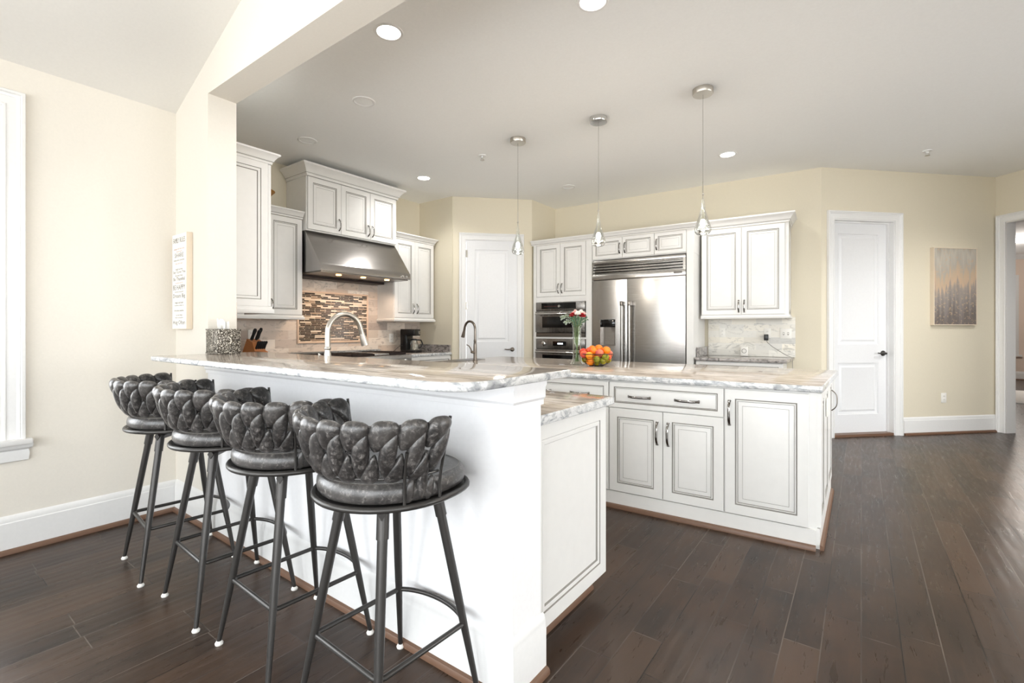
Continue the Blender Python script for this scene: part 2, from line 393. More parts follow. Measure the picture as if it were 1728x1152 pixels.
mb = MB(); wall_on(mb, PT, (-3.74, 5.565), 0, 3.05, 'wall_cream', holes=[(.178, .891, -.01, 2.46)]); struct(mb, 'wall_pantry', 'angled cream wall around the pantry door', cat='wall')
mb = MB(); wall_on(mb, (-3.74, 5.565), (-3.74, 6.2), 0, 3.05, 'wall_cream'); struct(mb, 'wall_return', 'short cream wall beside the oven cabinet', cat='wall')
FW0, FW1 = (-3.74, 6.2), (-.362, 6.377)
mb = MB(); wall_on(mb, FW0, FW1, 0, 3.05, 'wall_cream'); struct(mb, 'wall_fridge', 'cream wall above the refrigerator cabinets', cat='wall')
DW1 = (1.30, 8.039)
mb = MB(); wall_on(mb, FW1, DW1, 0, 3.05, 'wall_cream', holes=[(.165, .945, -.01, 2.47)]); struct(mb, 'wall_closet', 'angled cream wall with the white door and the painting', cat='wall')
OW1 = (3.14, 6.199)
mb = MB(); wall_on(mb, DW1, OW1, 0, 3.05, 'wall_cream', t=.13, holes=[(.109, 1.35, -.01, 2.486)]); struct(mb, 'wall_doorway', 'cream wall around the open doorway at right', cat='wall')
mb = MB(); wall_on(mb, OW1, (3.14, -2.6), 0, 3.05, 'wall_sunroom', holes=[(6.199-a[1], 6.199-a[0], a[2], a[3]) for a in WINS_EAST]); struct(mb, 'wall_right', 'cream wall with windows right of the camera', cat='wall')
mb = MB(); wall_on(mb, (3.14, -2.6), (XW, -2.6), 0, 2.69, 'wall_sunroom', holes=[(3.14-a[1], 3.14-a[0], a[2], a[3]) for a in WINS_SOUTH])
mb.prism([(XW-.12, 2.69), (3.26, 2.69), (XR_, zr+.02)], -2.72, -2.6, 'wall_sunroom', 'y'); struct(mb, 'wall_back', 'cream gable wall with windows behind the camera', cat='wall')
# hall beyond the doorway
mb = MB(); mb.box(-.8, 6.5, 16.6, 16.75, 0, 3.05, 'hall_wall'); mb.box(6.5, 6.65, 6.0, 16.75, 0, 3.05, 'hall_wall'); mb.box(-.95, -.8, 7.2, 16.75, 0, 3.05, 'hall_wall'); mb.box(3.27, 6.65, 5.9, 6.05, 0, 3.05, 'hall_wall'); mb.box(-.95, -.45, 6.5, 7.2, 0, 3.05, 'hall_wall')
struct(mb, 'wall_hall', 'peach walls of the hall seen through the doorway', cat='wall')

BASE = [(0, 0), (.016, 0), (.016, .165), (.012, .17), (.012, .185), (.006, .2), (0, .205)]
SHOE = [(0, 0), (.034, 0), (.034, .012), (.029, .021), (.016, .026), (0, .026)]
def shoe_prof(off): return [(off+o-.0 if o else off, h) for o, h in SHOE]
def baseboard(name, label, path, side=1, base=BASE, so=.017):
    mb = MB(); mb.molding(path, base, 'trim_white', side=side); o = struct(mb, name, label, cat='baseboard')
    mb = MB(); mb.molding(path, [(so, 0), (so+.017, 0), (so+.017, .012), (so+.012, .021), (so, .026)], 'shoe_wood', side=side); mb.build('shoe_moulding', o)
    return o
baseboard('baseboard_left', 'white baseboard with brown shoe moulding along the window wall', [(XW, -2.6), (XW, YB)])
baseboard('baseboard_bar', 'white baseboard with brown shoe moulding around the bar half wall', [(XW+.02, YB), (-.92, YB), (-.92, YK+.02)], base=[(0, 0), (.014, 0), (.014, .16), (.011, .166), (.011, .185), (.005, .205), (0, .21)], so=.013)
baseboard('baseboard_closet', 'white baseboard below the painting', [tuple(Vector(FW1)+Vector((.7071, .7071))*1.06), DW1])
baseboard('baseboard_doorway', 'white baseboard right of the doorway', [tuple(Vector(DW1)+Vector((.7071, -.7071))*1.46), OW1, (3.14, 5.3)])
baseboard('baseboard_hall', 'white baseboard of the far hall wall', [(-.8, 16.6), (6.5, 16.6)])

# casings, doors, windows
CAS = [(0, 0), (0, .010), (.008, .014), (.013, .014), (.016, .009), (.034, .012), (.054, .013), (.058, .020), (.066, .024), (.070, .022), (.074, .030), (.086, .030), (.090, .024), (.090, 0)]
def casing(mb, x0, x1, z1, y=0, z0=0, prof=CAS, closed=False, sgn=-1):
    path = [(x0, z0), (x0, z1), (x1, z1), (x1, z0)]
    mb.molding(path, prof, 'trim_white', closed=closed, side=-1, g=lambda p, o, h: (p[0], y+sgn*h, p[1]))
DOORP = [(0, 0, 'door_white'), (.004, .007, 'door_white'), (.007, .007, 'door_white'), (.020, .017, 'door_white'), (.03, .017, 'door_white'), (.052, .005, 'door_white'), (.055, .006, 'door_white')]
def slab(mb, x0, x1, z0, z1, y, openings, m, prof, t=.035):
    # paneled door leaf with its front at y; openings (x0,x1,z0,z1) stacked from bottom to top
    ox0, ox1 = openings[0][0], openings[0][1]
    P = lambda a, b, c, d: mb.poly([(a, y, c), (b, y, c), (b, y, d), (a, y, d)], m)
    P(x0, ox0, z0, z1); P(ox1, x1, z0, z1); z = z0
    for o in openings:
        P(ox0, ox1, z, o[2]); z = o[3]
        mb.rings(o[0], o[1], o[2], o[3], [(i, y+d, mm) for i, d, mm in prof], prof[-1][2])
    P(ox0, ox1, z, z1)
    for q in (((x0, x0), (z0, z1)), ((x1, x1), (z0, z1))): mb.poly([(q[0][0], y, z0), (q[0][0], y+t, z0), (q[0][0], y+t, z1), (q[0][0], y, z1)], m)
    for z in (z0, z1): mb.poly([(x0, y, z), (x1, y, z), (x1, y+t, z), (x0, y+t, z)], m)
    mb.poly([(x0, y+t, z0), (x1, y+t, z0), (x1, y+t, z1), (x0, y+t, z1)], m)
def lever(parent, x, z, y, sgn, rose=.03, m='dark_nickel'):
    mb = MB(); mb.T = Matrix.Translation((x, y, z)) @ Matrix.Rotation(PI/2, 4, 'X'); mb.lathe([(0, 0), (rose, 0), (rose, .006), (rose*.7, .011), (.012, .014), (.012, .045), (0, .045)], m, n=20); mb.T = None
    mb.tube([(x, y-.042, z), (x+sgn*.03, y-.048, z+.003), (x+sgn*.07, y-.05, z), (x+sgn*.115, y-.05, z+.006)], [(.009, .009), (.011, .007), (.010, .006), (.007, .005)], m, 10)
    return mb.build('door_handle', parent)
def hinge(parent, x, z, y):
    mb = MB(); mb.lathe([(0, 0), (.007, 0), (.007, .1), (0, .1)], 'nickel', (x, y, z-.05), 10); mb.box(x-.018, x+.018, y, y+.003, z-.05, z+.05, 'nickel'); return mb.build('hinge', parent)
d1 = bpy.data.objects.new('door_1', None); C.objects.link(d1); d1.location = (PT[0], PT[1], 0); d1.rotation_euler[2] = PI/4; tag(d1, 'white two panel pantry door on the angled wall at the back of the kitchen', 'door', kind='structure')
mb = MB(); slab(mb, .183, .886, .01, 2.455, .004, [(.30, .77, .22, .83), (.30, .77, 1.055, 2.33)], 'door_white', DOORP); mb.build('door_leaf', d1)
mb = MB(); casing(mb, .172, .897, 2.466); mb.box(.166, .180, -.002, .125, 0, 2.472, 'trim_white'); mb.box(.889, .903, -.002, .125, 0, 2.472, 'trim_white'); mb.box(.18, .889, -.002, .125, 2.458, 2.472, 'trim_white'); mb.build('door_casing', d1)
lever(d1, .824, .945, .004, -1)
for z in (.35, 1.55, 2.27): hinge(d1, .182, z, -.004)
d2 = bpy.data.objects.new('door_2', None); C.objects.link(d2); d2.location = (FW1[0], FW1[1], 0); d2.rotation_euler[2] = PI/4; tag(d2, 'white two panel door on the angled wall beside the painting', 'door', kind='structure')
mb = MB(); slab(mb, .169, .941, .03, 2.465, .085, [(.288, .822, .24, .835), (.288, .822, 1.05, 2.33)], 'door_white', DOORP); mb.build('door_leaf', d2)
mb = MB(); casing(mb, .159, .951, 2.476); mb.box(.153, .168, -.002, .125, 0, 2.482, 'trim_white'); mb.box(.942, .957, -.002, .125, 0, 2.482, 'trim_white'); mb.box(.168, .942, -.002, .125, 2.466, 2.482, 'trim_white'); mb.box(.168, .18, .06, .0845, 0.028, 2.466, 'trim_white'); mb.box(.93, .942, .06, .0845, 0.028, 2.466, 'trim_white'); mb.box(.18, .93, .06, .0845, 2.452, 2.466, 'trim_white'); mb.build('door_casing', d2)
mb = MB(); mb.box(.165, .945, .0, .12, 0, .028, 'shoe_wood'); mb.build('threshold', d2)
lever(d2, .885, .945, .085, -1, .032, 'black_metal')
t1 = bpy.data.objects.new('trim_1', None); C.objects.link(t1); t1.location = (DW1[0], DW1[1], 0); t1.rotation_euler[2] = -PI/4; tag(t1, 'white casing around the open doorway at the right edge', 'door casing', kind='structure')
mb = MB(); casing(mb, .105, 1.354, 2.49); casing(mb, .105, 1.354, 2.49, y=.13, sgn=1); mb.build('casing', t1)
mb = MB(); mb.box(.099, .111, 0, .13, 0, 2.49, 'trim_white'); mb.box(1.348, 1.36, 0, .13, 0, 2.49, 'trim_white'); mb.box(.111, 1.348, 0, .13, 2.478, 2.49, 'trim_white'); mb.build('jamb', t1)
def window(name, label, loc, rz, w_, z0, z1, lights=1, sill=True, casew=True):
    o = bpy.data.objects.new(name, None); C.objects.link(o); o.location = loc; o.rotation_euler[2] = math.radians(rz); tag(o, label, 'window', kind='structure')
    mb = MB()
    mb.box(0, .02, 0, .12, z0, z1, 'trim_white'); mb.box(w_-.02, w_, 0, .12, z0, z1, 'trim_white'); mb.box(.02, w_-.02, 0, .12, z1-.02, z1, 'trim_white'); mb.box(.02, w_-.02, 0, .12, z0, z0+.02, 'trim_white')
    k = lights; ww = (w_-.04)/k
    for i in range(k):
        a = .02+i*ww; b = a+ww
        for (p, q, r, s_) in ((a, a+.045, z0+.02, z1-.02), (b-.045, b, z0+.02, z1-.02)): mb.box(p, q, .05, .09, r, s_, 'trim_white')
        for (r, s_) in ((z0+.02, z0+.075), ((z0+z1)/2-.022, (z0+z1)/2+.022), (z1-.065, z1-.02)): mb.box(a+.045, b-.045, .05, .09, r, s_, 'trim_white')
    mb.build('window_frame', o)
    for i in range(k):
        a = .02+i*ww+.045; b = .02+(i+1)*ww-.045; mb = MB(); mb.box(a, b, .068, .072, z0+.075, z1-.065, 'window_glass'); mb.build('window_pane', o)
    mb = MB()
    mb.molding([(0, z0), (0, z1), (w_, z1), (w_, z0)], CAS, 'trim_white', side=-1, g=lambda p, q, h: (p[0], -h, p[1])); mb.build('window_casing', o)
    if sill:
        mb = MB(); mb.box(-.115, w_+.115, -.055, .05, z0-.03, z0, 'trim_white', .006)
        mb.molding([(-.09, 0.0), (-.09, -.001), (w_+.09, -.001), (w_+.09, 0)], [(0, z0-.03), (.03, z0-.03), (.026, z0-.05), (.012, z0-.062), (.016, z0-.08), (.012, z0-.12), (0, z0-.125)], 'trim_white'); mb.build('window_sill', o)
    return o
# local x runs along the wall with the room on local -y
a = WINS_LEFT[0]; window('window_1', 'tall white framed window cut off by the left edge', (XW, a[0], 0), 90, a[1]-a[0], a[2], a[3], 3)
i = 2
for a in WINS_SOUTH: window('window_%d' % i, 'wide white framed window behind the camera', (a[1], -2.6, 0), 180, a[1]-a[0], a[2], a[3], 2, a[2] > .2); i += 1
for a in WINS_EAST: window('window_%d' % i, 'wide white framed window right of the camera', (3.14, a[1], 0), -90, a[1]-a[0], a[2], a[3], 3, a[2] > .2); i += 1

# ------------------------------------------------------------------ cabinets
W_, G_ = 'cabinet_white', 'glaze'
T_ = .02
def dprof(m=.056):   # raised panel door: frame, glazed bead, ramp, glazed line, field
    return [(m, 0, W_), (m+.0035, .005, G_), (m+.006, .006, G_), (m+.009, .001, W_), (m+.013, .001, W_), (m+.0165, .007, G_), (m+.040, .002, W_), (m+.042, .0035, G_), (m+.045, .003, W_)]
def sprof(m=.032):   # small drawer front
    return [(m, 0, W_), (m+.003, .005, G_), (m+.006, .006, G_), (m+.010, .001, W_), (m+.0125, .006, G_), (m+.016, .005, W_)]
def fprof(m=.06):    # flat recessed panel of the end panels
    return [(m, 0, W_), (m+.003, .005, G_), (m+.008, .001, W_), (m+.022, .003, W_), (m+.026, .010, G_), (m+.03, .010, W_)]
def front_mesh(x0, x1, z0, z1, prof, t=T_, y=0):
    mb = MB(); e = .0022
    full = [(0, y, W_), (0, y-t+e, W_), (e, y-t, W_)] + [(i, y-t+d, mm) for i, d, mm in prof]
    mb.rings(x0, x1, z0, z1, full, W_); return mb
def pull(x, z, L, vertical, y, m='pull_chrome', out=.03, wd=.0075):
    mb = MB(); pts = []; rr = []
    n = 14
    for i in range(n+1):
        u = i/n; s = (u-.5)*L; o = out*(1-abs(2*u-1)**3.2)
        pts.append((x, y-o-.002, z+s) if vertical else (x+s, y-o-.002, z)); k = 1.35 if i in (0, n) else 1
        rr.append((wd*k, .0035*k))
    mb.tube(pts, rr, m, 8, flat=(1, 0, 0) if vertical else (0, 0, 1)); return mb
def cabinet(name, label, loc, rz, W, D, z0, z1, fronts, group=None, extra=None, body=True, toe=None, cat='cabinet', y0=.0):
    r = thing(name, label, cat, loc, rz, group)
    if body:
        mb = MB(); mb.box(0, W, .001, D, z0, z1, W_)
        mb.build('body', r)
    if toe:
        mb = MB(); mb.box(0, W, toe[1], D, toe[0], z0, W_); mb.build('plinth', r)
    for f in fronts:
        pr = {'door': dprof, 'drawer': sprof, 'flat': fprof}[f['k']](*f.get('m', ()))
        o = front_mesh(f['x'][0], f['x'][1], f['z'][0], f['z'][1], pr).build({'door': 'door', 'drawer': 'drawer', 'flat': 'end_panel'}[f['k']], r)
        for h in f.get('h', ()):
            pull(h[1], h[2], h[3], h[0] == 'v', -T_, f.get('hm', 'pull_chrome')).build('handle', o)
    return r
CROWN = [(0, 0), (.008, 0), (.008, .016), (.016, .022), (.022, .04), (.042, .07), (.056, .082), (.062, .086), (.062, .102), (0, .102)]
def crown(parent, x0, x1, y0, D, z, left, right, sc_=1.0, h=None):
    prof = [(o*sc_, z+q*(h or sc_)) for o, q in CROWN]
    path = ([(x0, D)] if left else []) + [(x0, y0), (x1, y0)] + ([(x1, D)] if right else [])
    mb = MB(); mb.molding(path, prof, W_, side=1)
    for q in (prof[3],): mb.molding(path, [(q[0], q[1]), (q[0]+.0022, q[1]+.001), (q[0]+.0015, q[1]+.004)], G_, side=1)
    return mb.build('crown_moulding', parent)
def rail(parent, x0, x1, y0, D, z, left, right, h=.045):
    path = ([(x0, D)] if left else []) + [(x0, y0), (x1, y0)] + ([(x1, D)] if right else [])
    mb = MB(); mb.molding(path, [(0, z), (0, z-h), (.012, z-h), (.016, z-h+.006), (.016, z-h*.45), (.006, z-h*.25), (.006, z)], W_, side=1); return mb.build('light_rail', parent)

# --- island (front line tilted a little, as in the room)
IA = 3.0; ca, sa = math.cos(math.radians(IA)), math.sin(math.radians(IA)); I0 = (-.2, 3.13)
def isl(s, t=0): return (I0[0]+s*ca-t*sa, I0[1]+s*sa+t*ca, 0)
FZ0, FZ1 = .118, .864
def island_unit(label, s0, s1, fronts):
    r = cabinet('island_cabinet', label, isl(s0), IA, s1-s0, 1.13, .0, .874, fronts, 'island base cabinets')
    mb = MB(); mb.box(0, s1-s0, -.014, .0005, 0, .112, W_); mb.build('plinth', r)
    mb = MB(); mb.molding([(0, -.014), (s1-s0, -.014)], [(.0, 0), (.02, 0), (.02, .012), (.014, .024), (0, .028)], 'shoe_wood'); mb.build('shoe_moulding', r)
    return r
u = .004
w0 = .738
island_unit('white island cabinet with one wide drawer over two doors, at the middle', -1.21, -.472, [
    dict(k='drawer', x=(u, w0-u), z=(.69, FZ1), h=[('h', .214, .771, .15), ('h', .52, .771, .15)]),
    dict(k='door', x=(u, w0/2-u/2), z=(FZ0, .684), h=[('v', w0/2-.035, .545, .15)]),
    dict(k='door', x=(w0/2+u/2, w0-u), z=(FZ0, .684), h=[('v', w0/2+.035, .545, .15)])])
island_unit('white single door island cabinet at the right end of the island', -.472, -.003, [
    dict(k='door', x=(u, .437), z=(FZ0, FZ1), h=[('v', .03, .722, .15)])])
island_unit('white island cabinet with a drawer, partly hidden behind the lower counter', -1.95, -1.21, [
    dict(k='drawer', x=(u, .736), z=(.69, FZ1), h=[('h', .214, .771, .15), ('h', .52, .771, .15)]),
    dict(k='door', x=(u, .368), z=(FZ0, .684), h=[('v', .335, .545, .15)]), dict(k='door', x=(.372, .736), z=(FZ0, .684), h=[('v', .405, .545, .15)])])
island_unit('white island cabinet under the prep sink, hidden behind the bar', -3.15, -1.95, [
    dict(k='drawer', x=(u, 1.196), z=(.69, FZ1)), dict(k='door', x=(u, .598), z=(FZ0, .684), h=[('v', .56, .545, .15)]), dict(k='door', x=(.602, 1.196), z=(FZ0, .684), h=[('v', .64, .545, .15)])])
r = thing('island_end_panel', 'white panelled right end of the island with outlet and pull', 'cabinet panel', (-.199, 3.145, 0), 90)
mb = MB(); mb.box(0, 1.18, .0, .02, 0, .874, W_); mb.build('backing', r)
front_mesh(.006, .30, FZ0, .866, dprof(.05), y=0).build('end_panel', r); front_mesh(.31, .70, FZ0, .866, dprof(.05)).build('end_panel', r)
dd = front_mesh(.71, 1.17, FZ0, .866, dprof(.05)).build('door', r); pull(1.09, .70, .15, True, -T_, 'dark_nickel', .034).build('handle', dd)
mb = MB(); mb.box(.455, .53, -.028, -.02, .67, .785, 'white_plastic', .003); mb.build('outlet_plate', r)
mb = MB(); mb.box(0, 1.18, -.014, .0, 0, .112, W_); mb.build('plinth', r)
mb = MB(); mb.molding([(-.014, -.014), (1.18, -.014)], [(0, 0), (.02, 0), (.02, .012), (.014, .024), (0, .028)], 'shoe_wood'); mb.build('shoe_moulding', r)
def counter(name, label, pts, z0, z1, top='stone_top', edge='stone_edge', ease=.006, holes=None):
    # slab outline pts (counter clockwise); eased top and bottom edges, streaked top
    mb = MB(); P = [Vector(p) for p in pts]; k = len(P)
    def off(d):
        r = []
        for i in range(k):
            a, b, c = P[i-1], P[i], P[(i+1) % k]; n1 = Vector(((b-a).y, -(b-a).x)).normalized(); n2 = Vector(((c-b).y, -(c-b).x)).normalized()
            q = (n1+n2)/(1+n1.dot(n2)); r.append(b-q*d)
        return r
    e = ease; rows = [(off(e), z0), (off(e*.3), z0+e*.3), (off(0), z0+e), (off(0), z1-e), (off(e*.3), z1-e*.3), (off(e), z1)]
    vs = [[mb.v((p.x, p.y, z)) for p in q] for q, z in rows]
    for i, (A, B) in enumerate(zip(vs, vs[1:])):
        for j in range(k): mb.f([A[j], A[(j+1) % k], B[(j+1) % k], B[j]], edge)
    mb.f(vs[0][::-1], edge); mb.f(vs[-1], top)
    return tag(mb.build(name, sharp=50), label, 'countertop')
IB = 4.40
p0 = isl(-3.2, -.035); p1 = isl(.03, -.035)
counter('island_countertop', 'long polished streaked stone countertop of the island', [(p0[0], p0[1])] + arc(p1[0]-.03, p1[1]+.03, .03, -80, 0, 4) + arc(-.17, IB-.03, .03, 0, 90, 4) + [(p0[0], IB)], .874, .911)
# --- peninsula behind the bar
r = thing('peninsula_cabinet', 'white base cabinet with a panelled end below the lower counter', 'cabinet', (-.975, YK+.008, 0), 90)
mb = MB(); mb.box(0, .60, 0, 2.2, .098, .874, W_); mb.box(0, .555, .06, 2.2, 0, .1, W_); mb.build('body', r)
front_mesh(.0, .61, .1, .872, fprof(.06)).build('end_panel', r)
mb = MB(); mb.molding([(0, .06), (.585, .06), (.585, .2)], [(0, 0), (.02, 0), (.02, .012), (.014, .024), (0, .028)], 'shoe_wood'); mb.build('shoe_moulding', r)
counter('lower_countertop', 'lower streaked stone counter end peeking out behind the bar', [(-3.2, YK+.008), (-.922, YK+.008), (-.922, 2.055), (-3.2, 2.055)], .876, .914)
YF = .947; XE = -.862; YBK = 1.555
counter('bar_countertop', 'raised polished stone bar counter above the four stools', [(-3.2, YF)] + arc(XE-.12, YF+.12, .12, -90, 0, 8) + arc(XE-.02, YBK-.02, .02, 0, 90, 3) + [(-3.248, YBK), (-3.248, YB-.002), (-3.2, YB-.002)], 1.047, 1.075, ease=.007)

# --- range wall (front faces +X)
def rng(y, x): return (x, y, 0)
UZ0, UZ1 = 1.375, 2.40
r = cabinet('upper_cabinet', 'white wall cabinet left of the range hood', rng(1.79, -4.84), 90, .985, .325, UZ0, UZ1, [
    dict(k='door', x=(u, .30), z=(UZ0+.004, UZ1-.004), h=[('v', .275, 1.46, .13)]), dict(k='door', x=(.304, .612), z=(UZ0+.004, UZ1-.004), h=[('v', .33, 1.46, .13)]), dict(k='door', x=(.616, .981), z=(UZ0+.004, UZ1-.004), h=[('v', .65, 1.47, .13)])], 'wall cabinets beside the hood')
crown(r, 0, .985, -T_, .32, UZ1, False, False, .75); rail(r, 0, .985, -T_, .32, UZ0, False, True)
r = cabinet('upper_cabinet', 'white two door wall cabinet above the coffee maker', rng(4.015, -4.84), 90, .70, .325, UZ0, UZ1, [
    dict(k='door', x=(u, .348), z=(UZ0+.004, UZ1-.004), h=[('v', .315, 1.50, .13)]), dict(k='door', x=(.352, .696), z=(UZ0+.004, UZ1-.004), h=[('v', .385, 1.50, .13)])], 'wall cabinets beside the hood')
crown(r, 0, .70, -T_, .32, UZ1, False, True, .75); rail(r, 0, .70, -T_, .32, UZ0, True, True)
HW = 1.215
r = cabinet('hood_cabinet', 'tall white three door cabinet with heavy crown above the range hood', rng(2.785, -4.77), 90, HW, .398, 2.285, 2.90, [
    dict(k='door', x=(.012, .412), z=(2.30, 2.86), h=[('v', .385, 2.40, .13)]), dict(k='door', x=(.416, .806), z=(2.30, 2.86), h=[('v', .778, 2.40, .13)]), dict(k='door', x=(.81, 1.203), z=(2.30, 2.86), h=[('v', .838, 2.40, .13)])])
crown(r, 0, HW, -T_, .39, 2.865, True, True, 1.3, 1.22)
r = thing('upper_cabinet', 'tall white wall cabinet whose panelled end shows beside the wall edge', 'cabinet', (-3.52, 1.424, 0), 90)
mb = MB(); mb.box(0, .325, 0, 1.6, 1.39, 2.44, W_); mb.build('body', r); front_mesh(0, .325, 1.39, 2.44, fprof(.05)).build('end_panel', r)
mb = MB(); mb.box(.327, .347, -.016, 1.6, 1.395, 2.43, W_); mb.build('door', r)
crown(r, 0, .347, -T_, .4, 2.435, False, True, .78, .74); rail(r, 0, .347, -T_, .4, 1.39, False, True, .05)
# range hood
r = thing('range_hood', 'stainless steel range hood with sloped front and three lit lamps', 'range hood', rng(2.79, -5.168), 90)
D = .66; t0, t1 = .372, .65
mb = MB()
mb.prism([(0.0, 2.282), (-t0, 2.282), (-t1, 1.918), (-D, 1.905), (-D, 1.838), (0, 1.838)], 0, HW, 'stainless_hood', 'x')
mb.build('canopy', r)
mb = MB(); mb.box(.02, HW-.02, -D+.02, -.02, 1.826, 1.8375, 'stainless_dark'); mb.box(.05, HW-.05, -.22, -.05, 1.80, 1.826, 'iron'); mb.build('baffle_filter', r)
for x_ in (.30, .62, .96):
    mb = MB(); mb.lathe([(0, 0), (.028, 0), (.03, .006), (0, .006)], 'hood_glow', (x_, -.53, 1.819), 16); b = mb.build('hood_lamp', r)
    light('lamp', 'SPOT', (x_, -.5, 1.81), HOOD_W, .03, (math.radians(24), 0, 0), (1, .74, .55), r, 120)
for x_ in (1.09, 1.15):
    mb = MB(); mb.T = Matrix.Translation((x_, -D, 1.872)) @ Matrix.Rotation(PI/2, 4, 'X'); mb.lathe([(0, 0), (.013, 0), (.012, .016), (0, .018)], 'chrome', n=14); mb.T = None; mb.build('knob', r)
# base run and range
def base_run(label, y0, L, fr=None, depth=.60):
    n = max(1, round(L/.5)); ww = L/n; fronts = []
    for i_ in range(n):
        fronts.append(dict(k='drawer', x=(i_*ww+u, (i_+1)*ww-u), z=(.70, .862), h=[('h', (i_+.5)*ww, .78, .12)])); fronts.append(dict(k='door', x=(i_*ww+u, (i_+1)*ww-u), z=(.11, .694), h=[('v', (i_+.85)*ww, .6, .12)]))
    return cabinet('base_cabinet', label, rng(y0, -4.55), 90, L, depth, .1, .876, fronts, toe=(0, .06))
base_run('white base cabinets left of the range, hidden by the bar', 2.06, .70); base_run('white base cabinet below the coffee maker', 4.03, .725)
counter('range_countertop', 'stone countertop left of the range under the knife block', [(-5.165, YK+.01), (-3.21, YK+.01), (-3.21, 2.055), (-4.53, 2.055), (-4.53, 2.78), (-5.165, 2.78)], .878, .914, 'stone_dark')
counter('range_countertop', 'stone countertop right of the range under the coffee maker', [(-5.165, 4.03), (-4.525, 4.03), (-4.525, 4.764), (-5.165, 4.764)], .878, .914, 'stone_dark')
mb = MB(); mb.box(-5.15, -4.545, 4.745, 4.767, .9145, 1.012, 'stone_dark'); tag(mb.build('backsplash_upstand'), 'low stone upstand on the short wall beside the coffee maker', 'backsplash')
r = thing('range', 'stainless steel gas range with dark iron grates below the hood', 'range', rng(2.79, -4.52), 90)
mb = MB(); mb.box(0, 1.225, 0, .62, .03, .915, 'stainless_dark'); mb.box(0, 1.225, -.03, .002, .78, .915, 'stainless', .006); mb.build('body', r)
for i_ in range(2):
    mb = MB(); mb.box(.01+i_*.72, .70+i_*.5, -.02, .0, .1, .74, 'stainless'); dd = mb.build('oven_door', r); mb = MB(); mb.tube([(.05+i_*.72, -.06, .70), (.66+i_*.48, -.06, .70)], .012, 'chrome'); mb.build('handle', dd)
for i_ in range(7):
    mb = MB(); mb.T = Matrix.Translation((.12+i_*.163, -.03, .845)) @ Matrix.Rotation(PI/2, 4, 'X'); mb.lathe([(0, 0), (.024, 0), (.022, .035), (0, .037)], 'chrome', n=16); mb.T = None; mb.build('knob', r)
for i_, (a_, b_) in enumerate(((.03, .41), (.42, .70), (.94, 1.195))):
    mb = MB()
    for k_ in range(5): xx = a_+.01+(b_-a_-.02)*k_/4; mb.box(xx-.008, xx+.008, .04, .56, .925, .948, 'iron')
    for k_ in range(4): yy = .05+.5*k_/3; mb.box(a_, b_, yy-.008, yy+.008, .918, .944, 'iron')
    mb.build('grate', r)
mb = MB(); mb.box(.715, .925, .03, .57, .915, .94, 'stainless', .005); mb.build('griddle', r)
mb = MB(); mb.box(0, 1.225, .575, .62, .915, .965, 'stainless'); mb.build('backguard', r)
# backsplash of the range wall: local x along +Y
r = thing('tile_backsplash', 'beige marble tile backsplash behind the range with framed mosaic', 'backsplash', (-5.169, 1.43, .914), 90)
mb = MB(); mb.box(0, 3.335, -.012, 0, 0, .52, 'tile_marble'); mb.box(1.36, 2.585, -.012, 0, .52, .93, 'tile_marble'); mb.build('marble_tile', r)
mb = MB(); mb.box(1.49, 2.41, -.017, -.0125, .17, .735, 'mosaic'); mb.build('mosaic_panel', r, sharp=30)
mb = MB(); mb.molding([(1.49, .17), (1.49, .735), (2.41, .735), (2.41, .17)], [(0, 0), (0, .01), (.008, .016), (.02, .012), (.024, 0)], 'mosaic_frame', closed=True, side=-1, g=lambda p, o, h: (p[0], -.0125-h, p[1])); mb.build('mosaic_frame', r)
mb = MB(); mb.box(-5.16, -3.27, YK+.004, YK+.012, .9145, 1.40, 'tile_marble'); tag(mb.build('tile_backsplash'), 'marble tile on the short wall under the end-panelled cabinet', 'backsplash')
# --- refrigerator wall (front line tilted like the island)
F0 = (-3.70, 5.565)
def frd(s, t=0, z=0): return (F0[0]+s*ca-t*sa, F0[1]+s*sa+t*ca, z)
r = cabinet('oven_cabinet', 'tall white cabinet holding the two built-in ovens', frd(0.0), IA, .88, .6, 1.60, 2.39, [
    dict(k='door', x=(.05, .416), z=(1.675, 2.385), h=[('v', .392, 1.78, .13)]), dict(k='door', x=(.42, .79), z=(1.675, 2.385), h=[('v', .446, 1.78, .13)]),
    dict(k='drawer', x=(.05, .79), z=(.12, .30), h=[('h', .42, .21, .15)])])
mb = MB(); mb.box(0, .03, .001, .6, 0, 1.60, W_); mb.box(.85, .88, .001, .6, 0, 1.60, W_); mb.box(.03, .85, .58, .6, 0, 1.6, W_); mb.box(.03, .85, .001, .58, 0, .37, W_); mb.box(.03, .85, .001, .58, 1.10, 1.12, W_); mb.build('carcass', r)
mb = MB(); mb.box(0, .045, -.02, 0, 0, 2.39, W_); mb.box(.797, .88, -.02, 0, 0, 2.39, W_); mb.box(.045, .797, -.012, 0, 1.60, 1.672, W_); mb.box(.045, .797, -.02, 0, 1.10, 1.122, W_); mb.build('face_frame', r)
crown(r, -.03, .88, -T_, .5, 2.388, False, False, .72, .66)
r = cabinet('fridge_cabinet', 'white cabinet with three small doors above the refrigerator', frd(.881), IA, 1.265, .6, 2.118, 2.39, [
    dict(k='door', x=(.009, .405), z=(2.128, 2.385), m=(.042,), h=[('v', .375, 2.245, .13)]), dict(k='door', x=(.411, .806), z=(2.128, 2.385), m=(.042,), h=[('v', .443, 2.245, .13)]), dict(k='door', x=(.812, 1.18), z=(2.128, 2.385), m=(.042,), h=[('v', .838, 2.245, .13)])])
mb = MB(); mb.box(1.185, 1.262, -.02, .6, 0, 2.39, W_); mb.build('side_pilaster', r)
crown(r, 0, 1.262, -T_, .5, 2.388, False, True, .72, .66)
